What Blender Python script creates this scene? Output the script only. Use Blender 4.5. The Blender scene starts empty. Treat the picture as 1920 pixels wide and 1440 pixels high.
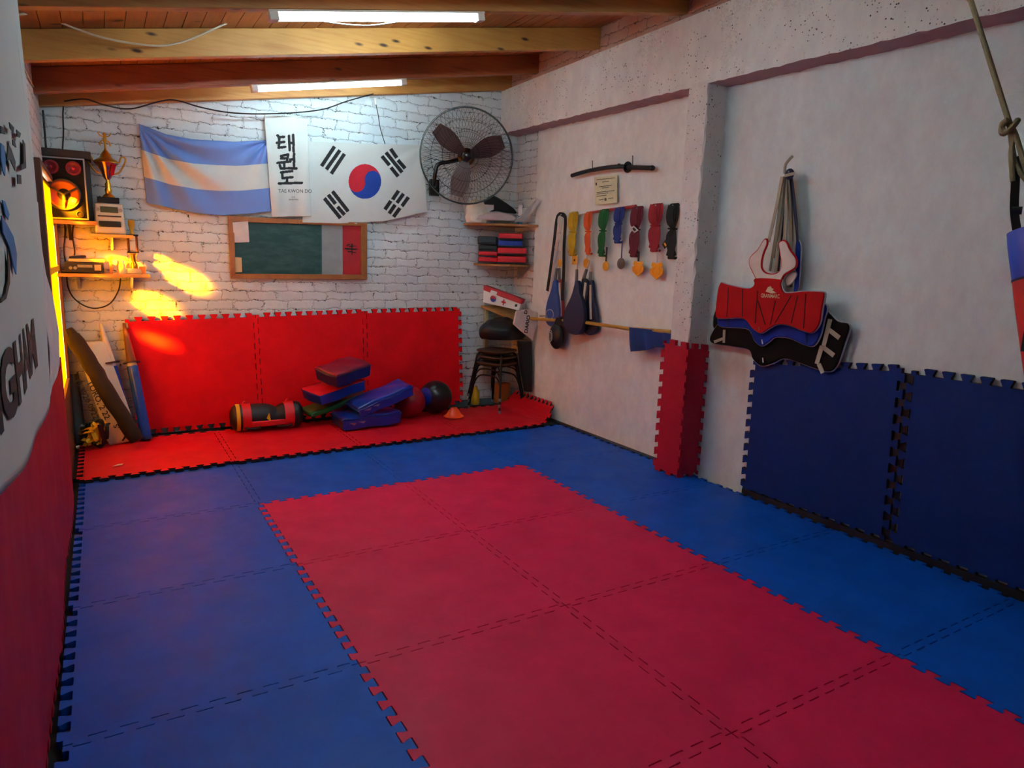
import bpy, bmesh, math, random
import numpy as np
from mathutils import Vector, Matrix, Euler
random.seed(7)
S = bpy.context.scene
C = bpy.context.scene.collection
PI = math.pi
# ---------------------------------------------------------------- camera, world, sun, exposure
F = 1272.69
CAM = Vector((-0.77593, -4.39226, 1.58711))
yaw, pit, rol = -0.542987, -0.178654, 0.0322454
fw = Vector((-math.sin(yaw)*math.cos(pit), math.cos(yaw)*math.cos(pit), math.sin(pit)))
rt0 = Vector((math.cos(yaw), math.sin(yaw), 0)); up0 = rt0.cross(fw)
RT = math.cos(rol)*rt0 + math.sin(rol)*up0
UP = -math.sin(rol)*rt0 + math.cos(rol)*up0
cd = bpy.data.cameras.new('camera'); cam = bpy.data.objects.new('camera', cd); C.objects.link(cam)
m3 = Matrix((RT, UP, -fw)).transposed()
cam.matrix_world = Matrix.Translation(CAM) @ m3.to_4x4()
cd.sensor_width = 36; cd.lens = F*36/1920; cd.clip_start = .02
S.camera = cam
w = bpy.data.worlds.new('world'); S.world = w; w.use_nodes = True
w.node_tree.nodes['Background'].inputs[0].default_value = (.55, .65, .8, 1)
w.node_tree.nodes['Background'].inputs[1].default_value = .4
SUND = Vector((.67, .62, -.30)).normalized()
sl = bpy.data.lights.new('sun', 'SUN'); sl.energy = 400; sl.angle = .10; sl.color = (1, .86, .62)
so = bpy.data.objects.new('sun', sl); C.objects.link(so); so.location = (-5, -3, 4)
so.rotation_euler = SUND.to_track_quat('-Z', 'Y').to_euler()
S.view_settings.view_transform = 'Standard'; S.view_settings.look = 'None'
S.view_settings.gamma = 1; S.view_settings.use_curve_mapping = False
S.view_settings.exposure = 0.5
S.cycles.max_bounces = 8; S.cycles.diffuse_bounces = 4; S.cycles.transparent_max_bounces = 12
TUBE = 84.0

def P(px, py, ax, v, off=0):
    "point seen at that place of the photograph on the wall, floor or depth plane ax = v"
    d = RT*((px-960)/F) - UP*((py-720)/F) + fw
    k = (v-CAM[ax])/d[ax]
    return CAM + d*k

# ---------------------------------------------------------------- materials
def lin(c):
    if isinstance(c, str): c = [int(c[i:i+2], 16)/255 for i in (0, 2, 4)]
    return tuple(x/12.92 if x <= .04045 else ((x+.055)/1.055)**2.4 for x in c)+(1,)
class N:
    def __init__(s, name):
        s.m = bpy.data.materials.new(name); s.m.use_nodes = True; s.t = s.m.node_tree
        s.b = s.t.nodes['Principled BSDF']; s.out = s.t.nodes['Material Output']
    def n(s, ty, **kw):
        x = s.t.nodes.new(ty)
        for k, v in kw.items():
            if hasattr(x, k) and not k.startswith('i_'): setattr(x, k, v)
        return x
    def l(s, a, b): s.t.links.new(a, b)
    def pos(s): return s.n('ShaderNodeNewGeometry').outputs['Position']
    def noise(s, vec, scale, detail=4, rough=.6, stretch=None):
        if stretch:
            mp = s.n('ShaderNodeMapping'); mp.inputs['Scale'].default_value = stretch; s.l(vec, mp.inputs[0]); vec = mp.outputs[0]
        x = s.n('ShaderNodeTexNoise'); x.inputs['Scale'].default_value = scale; x.inputs['Detail'].default_value = detail
        x.inputs['Roughness'].default_value = rough; s.l(vec, x.inputs['Vector']); return x.outputs['Fac']
    def ramp(s, fac, stops):
        x = s.n('ShaderNodeValToRGB'); s.l(fac, x.inputs[0]); e = x.color_ramp.elements
        while len(e) < len(stops): e.new(.5)
        for i, (p, c) in enumerate(stops):
            e[i].position = p; e[i].color = c if len(c) == 4 else tuple(c)+(1,)
        return x.outputs[0]
    def mix(s, fac, a, b, mode='MIX'):
        x = s.n('ShaderNodeMix'); x.data_type = 'RGBA'; x.blend_type = mode
        for i, v in ((0, fac), (6, a), (7, b)):
            if isinstance(v, (int, float, tuple)): x.inputs[i].default_value = v
            else: s.l(v, x.inputs[i])
        return x.outputs[2]
    def math(s, op, a, b=0, c=None):
        x = s.n('ShaderNodeMath'); x.operation = op
        for i, v in enumerate((a, b) if c is None else (a, b, c)):
            if isinstance(v, (int, float)): x.inputs[i].default_value = v
            else: s.l(v, x.inputs[i])
        return x.outputs[0]
    def bump(s, h, st=.3, dist=.01):
        x = s.n('ShaderNodeBump'); x.inputs['Strength'].default_value = st; x.inputs['Distance'].default_value = dist
        s.l(h, x.inputs['Height']); s.l(x.outputs[0], s.b.inputs['Normal'])
BW, GB = (0, 0, 0, 1), (1, 1, 1, 1)
def mat(name, col, rough=.6, metal=0, bump=0, bs=60, var=.12, vs=8, spec=.5, sheen=0, emit=None, es=0, coat=0):
    x = N(name); c = lin(col)
    if var:
        f = x.noise(x.pos(), vs, 5)
        lo = tuple(v*(1-var) for v in c[:3])+(1,); hi = tuple(min(1, v*(1+var)) for v in c[:3])+(1,)
        x.l(x.ramp(f, [(.3, lo), (.7, hi)]), x.b.inputs['Base Color'])
    else: x.b.inputs['Base Color'].default_value = c
    x.b.inputs['Roughness'].default_value = rough; x.b.inputs['Metallic'].default_value = metal
    x.b.inputs['Specular IOR Level'].default_value = spec
    if coat: x.b.inputs['Coat Weight'].default_value = coat
    if sheen: x.b.inputs['Sheen Weight'].default_value = sheen
    if bump: x.bump(x.noise(x.pos(), bs, 5), bump, .004)
    if emit: x.b.inputs['Emission Color'].default_value = emit; x.b.inputs['Emission Strength'].default_value = es
    return x.m

def brick_mat(name, axes, paint, paint2, crack=.53, rowh=.083, bw=.235):
    x = N(name); pos = x.pos()
    sp = x.n('ShaderNodeSeparateXYZ'); x.l(pos, sp.inputs[0])
    nz = x.n('ShaderNodeTexNoise'); nz.inputs['Scale'].default_value = 8; nz.inputs['Detail'].default_value = 6; nz.inputs['Roughness'].default_value = .72
    x.l(pos, nz.inputs['Vector'])
    ns = x.n('ShaderNodeSeparateColor'); x.l(nz.outputs['Color'], ns.inputs[0])
    cb = x.n('ShaderNodeCombineXYZ')
    u = x.math('ADD', sp.outputs[axes[0]], x.math('MULTIPLY', x.math('SUBTRACT', ns.outputs[0], .5), .17))
    v = x.math('ADD', sp.outputs[axes[1]], x.math('MULTIPLY', x.math('SUBTRACT', ns.outputs[1], .5), .08))
    x.l(u, cb.inputs[0]); x.l(v, cb.inputs[1])
    def brick(ms, sm):
        br = x.n('ShaderNodeTexBrick'); x.l(cb.outputs[0], br.inputs['Vector'])
        br.inputs['Scale'].default_value = 1; br.inputs['Brick Width'].default_value = bw; br.inputs['Row Height'].default_value = rowh
        br.inputs['Mortar Size'].default_value = ms; br.inputs['Mortar Smooth'].default_value = sm
        br.inputs['Color1'].default_value = GB; br.inputs['Color2'].default_value = (.8, .8, .8, 1)
        return br
    br = brick(.0028, .35); wide = brick(.014, 1.0)
    gate = x.ramp(x.noise(pos, 9, 5, .7), [(crack-.02, BW), (crack+.05, GB)])
    line = x.mix(1.0, br.outputs['Fac'], gate, 'MULTIPLY')
    # chipped blobs where the joints meet
    chip = x.ramp(x.noise(pos, 17, 6, .75), [(.595, BW), (.63, GB)])
    chip = x.mix(1.0, chip, x.ramp(wide.outputs['Fac'], [(.1, BW), (.4, GB)]), 'MULTIPLY')
    dark = x.mix(1.0, line, chip, 'LIGHTEN')
    base = x.mix(x.ramp(x.noise(pos, 2.2, 5), [(.35, BW), (.7, GB)]), lin(paint), lin(paint2))
    base = x.mix(.5, base, br.outputs['Color'], 'MULTIPLY')
    col = x.mix(dark, base, lin('241d1a'))
    x.l(col, x.b.inputs['Base Color']); x.b.inputs['Roughness'].default_value = .62
    h = x.math('SUBTRACT', x.math('MULTIPLY', x.noise(pos, 14, 8, .7), .9), x.math('MULTIPLY', wide.outputs['Fac'], .75))
    x.bump(h, .6, .012)
    return x.m
def plaster_mat(name, c1, c2, pits=0, crack=0, warm=None):
    x = N(name); pos = x.pos()
    base = x.mix(x.ramp(x.noise(pos, 1.6, 6, .65, (1, 1, .6)), [(.32, BW), (.7, GB)]), lin(c1), lin(c2))
    base = x.mix(x.ramp(x.noise(pos, 9, 6, .7, (1, 1, .6)), [(.35, BW), (.75, (.3, .3, .3, 1))]), base, lin('a09aa4'))
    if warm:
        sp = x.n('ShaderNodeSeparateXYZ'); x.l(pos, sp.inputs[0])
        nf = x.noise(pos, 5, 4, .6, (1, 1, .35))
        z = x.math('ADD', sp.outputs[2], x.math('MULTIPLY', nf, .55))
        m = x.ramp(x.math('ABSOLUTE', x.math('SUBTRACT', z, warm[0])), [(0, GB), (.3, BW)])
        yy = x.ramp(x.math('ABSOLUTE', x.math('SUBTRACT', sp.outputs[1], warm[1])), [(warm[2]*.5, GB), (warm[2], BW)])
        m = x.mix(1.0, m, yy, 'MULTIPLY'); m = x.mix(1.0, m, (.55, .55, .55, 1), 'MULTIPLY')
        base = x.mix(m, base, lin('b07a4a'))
    h = x.noise(pos, 10, 8, .7)
    if crack:
        br = x.noise(pos, 7, 10, .8)
        ln = x.ramp(x.math('ABSOLUTE', x.math('SUBTRACT', br, .5)), [(0, GB), (.006, BW)])
        g = x.ramp(x.noise(pos, 2.3, 4), [(1-crack, BW), (1-crack+.06, GB)])
        base = x.mix(x.mix(1.0, ln, g, 'MULTIPLY'), base, lin('4a4340'))
    if pits:
        vo = x.n('ShaderNodeTexVoronoi'); vo.inputs['Scale'].default_value = 42; x.l(pos, vo.inputs['Vector'])
        pt = x.ramp(x.math('ADD', vo.outputs['Distance'], x.math('MULTIPLY', x.noise(pos, 30, 3), .5)), [(.36, GB), (.47, BW)])
        g = x.ramp(x.noise(pos, 4.5, 6, .75), [(1-pits, BW), (1-pits+.06, GB)])
        pm = x.mix(1.0, pt, g, 'MULTIPLY')
        base = x.mix(pm, base, lin('1d1917'))
    x.l(base, x.b.inputs['Base Color']); x.b.inputs['Roughness'].default_value = .7
    x.bump(h, .45, .012)
    return x.m
def wood_mat(name, c1, c2, stretch=(1.2, 22, 22), knots=True, rough=.5):
    x = N(name); pos = x.pos()
    f = x.noise(pos, 1.6, 7, .6, stretch)
    col = x.ramp(f, [(.3, lin(c1)), (.52, lin(c2)), (.75, lin(c1))])
    big = x.ramp(x.noise(pos, .9, 3), [(.35, (.6, .55, .5, 1)), (.65, GB)])
    col = x.mix(1.0, col, big, 'MULTIPLY')
    if knots:
        mp = x.n('ShaderNodeMapping'); mp.inputs['Scale'].default_value = (3.2, 9, 9); x.l(pos, mp.inputs[0])
        vo = x.n('ShaderNodeTexVoronoi'); vo.inputs['Scale'].default_value = 1; x.l(mp.outputs[0], vo.inputs['Vector'])
        k = x.ramp(vo.outputs['Distance'], [(.06, GB), (.14, BW)])
        col = x.mix(k, col, lin('3a1a0c'))
    x.l(col, x.b.inputs['Base Color']); x.b.inputs['Roughness'].default_value = rough
    x.bump(f, .15, .004); return x.m
def foam_mat(name, c, rough=.5, scuff='8a8a90', amt=.008):
    x = N(name); pos = x.pos(); cc = lin(c)
    f = x.noise(pos, 3.5, 8, .7)
    col = x.ramp(f, [(.3, tuple(v*.86 for v in cc[:3])+(1,)), (.7, tuple(v*1.12 for v in cc[:3])+(1,))])
    sc = x.ramp(x.noise(pos, 9, 8, .75, (1.2, 3, 3)), [(.45, BW), (.8, (amt*2.5,)*3+(1,))])
    col = x.mix(sc, col, lin(scuff))
    x.l(col, x.b.inputs['Base Color'])
    rr = x.ramp(x.noise(pos, 5, 5), [(.3, (rough-.06,)*3+(1,)), (.7, (rough+.1,)*3+(1,))]); x.l(rr, x.b.inputs['Roughness'])
    x.b.inputs['Specular IOR Level'].default_value = .2
    x.bump(x.noise(pos, 260, 3), .14, .002)
    return x.m
def wave_foam(name, c): return foam_mat(name, c)

MBRICK = brick_mat('painted brick', (0, 2), 'd4e0e6', 'e4eaea')
MBRICKL = brick_mat('painted brick side', (1, 2), 'dcdad8', 'e6e2de')
MBRICKP = brick_mat('faded pink brick', (1, 2), 'b98a76', 'c9a898', .5)
MBEAMW = plaster_mat('pitted whitewash', 'e6ebe6', 'd8dad6', pits=.52, crack=.45)
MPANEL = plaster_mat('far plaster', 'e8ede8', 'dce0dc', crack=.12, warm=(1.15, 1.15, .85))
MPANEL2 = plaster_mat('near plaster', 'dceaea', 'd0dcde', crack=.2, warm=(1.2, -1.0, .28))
MPILLAR = plaster_mat('rough pillar', 'e0e0dc', 'd0cfcc', pits=.54, crack=.4)
MPINK = plaster_mat('bare pink render', 'b58d90', '9c7679', crack=.3)
MBLACKFLOOR = mat('dark concrete', '16181a', .9, bump=.4)
MWOOD = wood_mat('pine beam', 'c27a35', 'd99a4e')
MBOARD = wood_mat('ceiling boards', 'a85f2c', 'bd7638', (20, 1.2, 20), True)
FBLUE = foam_mat('blue foam', '0052bc'); FRED = foam_mat('red foam', 'd41a4a')
FREDW = foam_mat('bright red foam', 'e60614', .55, amt=.01); FBLUEW = foam_mat('wall blue foam', '042a6e', .6, amt=.01)
FREDL = foam_mat('crimson foam', 'b0142e', .6, amt=.02); FREDS = foam_mat('strip red foam', 'd01020', .42, amt=.04)
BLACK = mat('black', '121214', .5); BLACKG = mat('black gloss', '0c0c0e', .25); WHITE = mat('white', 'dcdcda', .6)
CABLE = mat('black cable', '101010', .5); CREAM = mat('cream cord', 'c9b9a0', .7)
GOLD = mat('gold', 'e0a93a', .28, 1, var=.05); GOLDP = mat('gilt medal', 'e6a52a', .38, .6, bump=.5, bs=120)
STEEL = mat('steel', 'b9bcc2', .3, 1); GREY = mat('grey', '83868c', .6)
CLOTHW = mat('white cloth', 'cdd0cc', .9, bump=.2, bs=400, var=.04, vs=3)
CLOTHB = mat('light blue cloth', '6f8fd2', .85, bump=.2, bs=400, var=.05, vs=3)
INK = mat('black ink', '16181c', .8); VINB = mat('blue vinyl', '0c2f98', .28, spec=.6, bump=.3, bs=14)
VINDB = mat('navy vinyl', '1a1f5e', .3, bump=.3, bs=14); VINR = mat('maroon vinyl', '7c1630', .3, bump=.3, bs=14)
VINRR = mat('red vinyl', 'cc1522', .32, bump=.3, bs=14); VING = mat('green vinyl', '0f6a34', .3, bump=.3, bs=14)
VINK = mat('black vinyl', '101114', .32, bump=.3, bs=14); YEL = mat('yellow webbing', 'e0b81a', .7)
WHITEP = mat('white plastic', 'e4e4e0', .4, var=.03); TAN = wood_mat('plain timber', 'a87840', 'c39555', (4, 4, 20), False)
CHROME = mat('chrome', 'd0d2d8', .12, 1, var=0)

# ---------------------------------------------------------------- mesh helpers
def frame(z):
    z = Vector(z).normalized(); a = Vector((0, 0, 1)) if abs(z.z) < .95 else Vector((1, 0, 0))
    x = a.cross(z).normalized(); return x, z.cross(x), z
class MB:
    def __init__(s): s.v = []; s.f = []; s.m = []; s.cm = 0
    def add(s, vs, fs):
        o = len(s.v); s.v += [Vector(p) for p in vs]; s.f += [tuple(o+i for i in f) for f in fs]; s.m += [s.cm]*len(fs); return s
    def box(s, c, d, rot=None):
        c = Vector(c); R = rot.to_matrix() if isinstance(rot, Euler) else (rot if rot else Matrix.Identity(3))
        vs = [c + R @ Vector((x*d[0]/2, y*d[1]/2, z*d[2]/2)) for x in (-1, 1) for y in (-1, 1) for z in (-1, 1)]
        return s.add(vs, [(0, 1, 3, 2), (4, 6, 7, 5), (0, 4, 5, 1), (2, 3, 7, 6), (0, 2, 6, 4), (1, 5, 7, 3)])
    def tube(s, pts, r, n=8, caps=True, closed=False):
        pts = [Vector(p) for p in pts]; L = len(pts); rs = r if isinstance(r, (list, tuple)) else [r]*L
        vs = []; fs = []; px = None
        for i, p in enumerate(pts):
            if closed: t = pts[(i+1) % L]-pts[i-1]
            else: t = pts[min(i+1, L-1)]-pts[max(i-1, 0)]
            if t.length < 1e-9: t = Vector((0, 0, 1))
            t.normalize()
            if px is None: px, py, _ = frame(t)
            px = (px - t*px.dot(t)).normalized(); py = t.cross(px)
            vs += [p + (px*math.cos(2*PI*k/n)+py*math.sin(2*PI*k/n))*rs[i] for k in range(n)]
        for i in range(L if closed else L-1):
            for k in range(n):
                a = i*n+k; b = i*n+(k+1) % n; c2 = ((i+1) % L)*n
                fs.append((a, b, c2+(k+1) % n, c2+k))
        if caps and not closed: fs += [tuple(range(n))[::-1], tuple((L-1)*n+k for k in range(n))]
        return s.add(vs, fs)
    def cyl(s, a, b, r, r2=None, n=20): return s.tube([a, b], [r, r if r2 is None else r2], n)
    def lathe(s, o, ax, prof, n=28):
        x, y, z = frame(ax); o = Vector(o); vs = []; fs = []
        for (r, h) in prof: vs += [o + z*h + (x*math.cos(2*PI*k/n)+y*math.sin(2*PI*k/n))*max(r, 1e-4) for k in range(n)]
        for i in range(len(prof)-1):
            for k in range(n): fs.append((i*n+k, i*n+(k+1) % n, (i+1)*n+(k+1) % n, (i+1)*n+k))
        fs += [tuple(range(n))[::-1], tuple((len(prof)-1)*n+k for k in range(n))]
        return s.add(vs, fs)
    def ball(s, c, r, sc=(1, 1, 1), n=24, fn=None):
        vs = []; fs = []; m = n//2
        for i in range(m+1):
            for k in range(n):
                th = PI*i/m; ph = 2*PI*k/n
                d = Vector((math.sin(th)*math.cos(ph)*sc[0], math.sin(th)*math.sin(ph)*sc[1], math.cos(th)*sc[2]))
                if fn: d = fn(d)
                vs.append(Vector(c)+d*r)
        for i in range(m):
            for k in range(n): fs.append((i*n+k, (i+1)*n+k, (i+1)*n+(k+1) % n, i*n+(k+1) % n))
        return s.add(vs, fs)
    def prism(s, poly, th):
        "poly: 3D outline; th: thickness vector"
        poly = [Vector(p) for p in poly]; n = len(poly); th = Vector(th)
        vs = poly + [p+th for p in poly]
        return s.add(vs, [tuple(range(n))[::-1], tuple(range(n, 2*n))] + [(i, (i+1) % n, n+(i+1) % n, n+i) for i in range(n)])
    def ribbon(s, pts, wid, th=.003, wdir=None):
        "flat band along pts, width direction per point or one vector"
        pts = [Vector(p) for p in pts]; L = len(pts)
        ws = wid if isinstance(wid, (list, tuple)) else [wid]*L
        vs = []; fs = []
        for i, p in enumerate(pts):
            t = (pts[min(i+1, L-1)]-pts[max(i-1, 0)]).normalized()
            wd = Vector(wdir); wd = (wd - t*wd.dot(t)).normalized(); nn = t.cross(wd)
            for a, b in ((-1, -1), (1, -1), (1, 1), (-1, 1)): vs.append(p + wd*a*ws[i]/2 + nn*b*th/2)
        for i in range(L-1):
            for k in range(4): fs.append((i*4+k, i*4+(k+1) % 4, (i+1)*4+(k+1) % 4, (i+1)*4+k))
        fs += [(3, 2, 1, 0), ((L-1)*4, (L-1)*4+1, (L-1)*4+2, (L-1)*4+3)]
        return s.add(vs, fs)
    def build(s, name, mats, parent=None, smooth=False, bevel=0, seg=2, origin=None, sub=0):
        if not isinstance(mats, (list, tuple)): mats = [mats]
        if parent is not None:
            inv = wm(parent).inverted(); vs = [inv @ p for p in s.v]; loc = Vector((0, 0, 0))
        else:
            if origin is None:
                mn = Vector([min(p[i] for p in s.v) for i in range(3)]); mx = Vector([max(p[i] for p in s.v) for i in range(3)])
                origin = Vector(((mn.x+mx.x)/2, (mn.y+mx.y)/2, mn.z))
            loc = Vector(origin); vs = [p-loc for p in s.v]
        me = bpy.data.meshes.new(name); me.from_pydata([tuple(p) for p in vs], [], s.f)
        for m in mats: me.materials.append(m)
        me.polygons.foreach_set('material_index', s.m)
        bm = bmesh.new(); bm.from_mesh(me); bmesh.ops.recalc_face_normals(bm, faces=bm.faces); bm.to_mesh(me); bm.free()
        if smooth: me.shade_smooth() if hasattr(me, 'shade_smooth') else None
        o = bpy.data.objects.new(name, me); C.objects.link(o); o.location = loc
        if parent is not None: o.parent = parent
        if smooth:
            try: me.set_sharp_from_angle(angle=math.radians(45))
            except Exception: pass
        if bevel:
            b = o.modifiers.new('bevel', 'BEVEL'); b.width = bevel; b.segments = seg; b.limit_method = 'ANGLE'; b.angle_limit = .6
            me.shade_smooth(); b.harden_normals = False
            try: me.set_sharp_from_angle(angle=math.radians(60))
            except Exception: pass
        if sub:
            b = o.modifiers.new('sub', 'SUBSURF'); b.levels = sub; b.render_levels = sub
        return o
def wm(o):
    m = Matrix.Translation(o.location) @ o.rotation_euler.to_matrix().to_4x4()
    return (wm(o.parent) @ m) if o.parent else m
def tag(o, label, cat, group=None, kind=None):
    o['label'] = label; o['category'] = cat
    if group: o['group'] = group
    if kind: o['kind'] = kind
    return o
def thing(name, loc, label, cat, group=None, rz=0):
    o = bpy.data.objects.new(name, None); o.empty_display_size = .05; C.objects.link(o)
    o.location = loc; o.rotation_euler = (0, 0, rz); return tag(o, label, cat, group)
def struct(o): o['kind'] = 'structure'; return o
def text(s, name, mt, fn, size=1, parent=None, bold=0, th=.0006, spacing=1, sub=0):
    "s set in a line; fn maps its flat x, y (height about 0.7*size) to a point of the surface"
    cu = bpy.data.curves.new(name, 'FONT'); cu.body = s; cu.size = size; cu.offset = bold; cu.space_character = spacing
    cu.align_x = 'CENTER'; cu.resolution_u = 3
    to = bpy.data.objects.new(name, cu); C.objects.link(to)
    dg = bpy.context.evaluated_depsgraph_get()
    me = bpy.data.meshes.new_from_object(to.evaluated_get(dg)); bpy.data.objects.remove(to)
    bm = bmesh.new(); bm.from_mesh(me)
    if sub: bmesh.ops.subdivide_edges(bm, edges=bm.edges, cuts=sub); bmesh.ops.triangulate(bm, faces=bm.faces)
    inv = wm(parent).inverted() if parent else Matrix.Identity(4)
    for v in bm.verts: v.co = inv @ Vector(fn(v.co.x, v.co.y))
    bm.to_mesh(me); bm.free(); me.materials.clear(); me.materials.append(mt)
    o = bpy.data.objects.new(name, me); C.objects.link(o)
    if parent: o.parent = parent
    return o
def smoothpath(pts, n=8):
    "Catmull-Rom through pts"
    pts = [Vector(p) for p in pts]; out = []
    for i in range(len(pts)-1):
        p0 = pts[max(i-1, 0)]; p1 = pts[i]; p2 = pts[i+1]; p3 = pts[min(i+2, len(pts)-1)]
        for k in range(n):
            t = k/n
            out.append(.5*((2*p1)+(p2-p0)*t+(2*p0-5*p1+4*p2-p3)*t*t+(3*p1-p0-3*p2+p3)*t*t*t))
    out.append(pts[-1]); return out
def poly_at(pl, u):
    "piecewise linear lookup of [(u, a, b...)]"
    for i in range(len(pl)-1):
        if u <= pl[i+1][0] or i == len(pl)-2:
            t = (u-pl[i][0])/(pl[i+1][0]-pl[i][0]); return [a+(b-a)*t for a, b in zip(pl[i][1:], pl[i+1][1:])]
def cloth(name, fn, nu, nv, mats, paint=None, parent=None, th=.003, mirror=False):
    vs = [fn(i/nu, j/nv) for j in range(nv+1) for i in range(nu+1)]
    fs = []; ms = []
    for j in range(nv):
        for i in range(nu):
            a = j*(nu+1)+i; fs.append((a, a+1, a+nu+2, a+nu+1)); ms.append(paint((i+.5)/nu, (j+.5)/nv) if paint else 0)
    loc = sum(vs, Vector((0, 0, 0)))/len(vs); loc.z = min(p.z for p in vs)
    me = bpy.data.meshes.new(name)
    if parent: inv = wm(parent).inverted(); me.from_pydata([tuple(inv @ p) for p in vs], [], fs)
    else: me.from_pydata([tuple(p-loc) for p in vs], [], fs)
    for m in (mats if isinstance(mats, (list, tuple)) else [mats]): me.materials.append(m)
    me.polygons.foreach_set('material_index', ms); me.shade_smooth()
    o = bpy.data.objects.new(name, me); C.objects.link(o)
    if parent: o.parent = parent
    else: o.location = loc
    so_ = o.modifiers.new('thickness', 'SOLIDIFY'); so_.thickness = th; so_.offset = 0
    return o
def seg_d(x, y, a, b):
    dx, dy = b[0]-a[0], b[1]-a[1]; t = max(0, min(1, ((x-a[0])*dx+(y-a[1])*dy)/(dx*dx+dy*dy+1e-9)))
    return math.hypot(x-a[0]-t*dx, y-a[1]-t*dy)

# ---------------------------------------------------------------- room shell
YB = 2.15; XL = -1.1; XR = 3.12; YF = -5.6
def zc(x): return 2.62 + .19*(x+1.1)        # underside of beams
MB().box((1.0, -1.75, -.08), (4.6, 8.1, .1)).box((1.0, 1.6, -.015), (4.6, 1.12, .03)).build('floor', MBLACKFLOOR)
struct(bpy.data.objects['floor'])
b = MB(); b.prism([(-1.4, YB, -.1), (3.5, YB, -.1), (3.5, YB, 4.1), (-1.4, YB, 3.0)], (0, .15, 0)); struct(b.build('wall_back', MBRICK))
b = MB(); b.prism([(-1.4, YF, -.1), (3.5, YF, -.1), (3.5, YF, 4.1), (-1.4, YF, 3.0)], (0, -.15, 0)); struct(b.build('wall_front', MPANEL2))
# left wall with a doorway Y 1.0..2.0, z up to 2.12
D0, D1, DZ = .62, 2.0, 2.10
b = MB()
for y0, y1, z0, z1 in ((YF, D0, -.1, 3.0), (D1, YB+.1, -.1, 3.0), (D0, D1, DZ, 3.0)):
    b.box((XL-.08, (y0+y1)/2, (z0+z1)/2), (.16, y1-y0, z1-z0))
struct(b.build('wall_left', MBRICKL))
# right wall: bricks behind, plaster infill, ring beam, pillar
b = MB(); b.box((XR+.10, (YF+YB)/2, 2.0), (.14, YB-YF+.2, 4.3)); struct(b.build('wall_right', MBRICKL))
def slab(name, m, y0, y1, z0, z1, x=XR-.0, t=.03, jag=.008):
    ys = [y0+(y1-y0)*i/40 for i in range(41)]; b = MB()
    b.prism([(x, y0, z0), (x, y1, z0), (x, y1, z1), (x, y0, z1)], (t, 0, 0)); return struct(b.build(name, m))
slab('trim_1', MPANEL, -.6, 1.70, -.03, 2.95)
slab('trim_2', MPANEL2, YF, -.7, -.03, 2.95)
b = MB()
def zb(y): return 2.852 + .02*(y+.6)       # underside of ring beam
pts = []
yy = YB
while yy > YF: pts.append((2.93, yy, zb(yy)+random.uniform(-.006, .004))); yy -= .05
pts.append((2.93, YF, zb(YF)))
b.prism(pts + [(2.93, YF, 3.355), (2.93, YB, 3.33)], (.3, 0, 0))
o = b.build('trim_3', [MBEAMW, MPINK]); struct(o)
for p in o.data.polygons:
    if p.normal.z < -.5: p.material_index = 1
PW0, PW1 = -.575, -.765
b = MB(); n = 44; vs = []
for i in range(n+1):
    z = -.03 + 2.9*i/n; j = lambda a=.006: random.uniform(-a, a)
    vs += [(3.2, PW0, z), (2.935+j(.004), PW0+j(), z), (2.925+j(.004), (PW0+PW1)/2, z), (2.93+j(), PW1+.008+j(), z), (2.94+j(), PW1+j(), z), (3.2, PW1, z)]
b.add(vs, [(i*6+k, i*6+(k+1) % 6, (i+1)*6+(k+1) % 6, (i+1)*6+k) for i in range(n) for k in range(6)])
struct(b.build('trim_4', MPILLAR))
# crumbling brick above the ring beam, between the beam ends
b = MB(); b.prism([(3.0, YB, 3.3), (3.0, YF, 3.3), (3.0, YF, 3.9), (3.0, YB, 3.9)], (.14, 0, 0)); struct(b.build('trim_5', MBRICKP))
# bare masonry strip at the foot of the back wall
b = MB(); b.box((1.9, YB-.012, .02), (2.5, .03, .1)); struct(b.build('baseboard_back', mat('grey render', '5a6468', .9, bump=.6, bs=30)))
# ceiling boards: one sloping deck, board seams cut as grooves
b = MB(); yy = YF
x = XL-.2
while x < 3.45:
    wd = .105
    z0 = zc(x)+.17; z1 = zc(x+wd)+.17
    b.prism([(x+.002, YF, z0), (x+wd-.002, YF, z1), (x+wd-.002, YF, z1+.03), (x+.002, YF, z0+.03)], (0, YB-YF+.1, 0)); x += wd
b.prism([(-1.3, YF, zc(-1.3)+.205), (3.45, YF, zc(3.45)+.205), (3.45, YF, zc(3.45)+.25), (-1.3, YF, zc(-1.3)+.25)], (0, YB-YF+.1, 0))
struct(b.build('ceiling', MBOARD))
LB = ['wooden ceiling beam running along the top of the brick back wall', 'reddish ceiling beam just above the smaller lit tube lamp',
      'yellowish ceiling beam right behind the larger lit tube lamp', 'ceiling beam cut by the top edge of the photo, over the larger lamp']
WB = [MWOOD, wood_mat('red pine beam', '9c4e28', 'b5622f'), wood_mat('yellow pine beam', 'cf8a3c', 'dfa252'), wood_mat('pale pine beam', 'b87a3e', 'c99050')]
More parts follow.
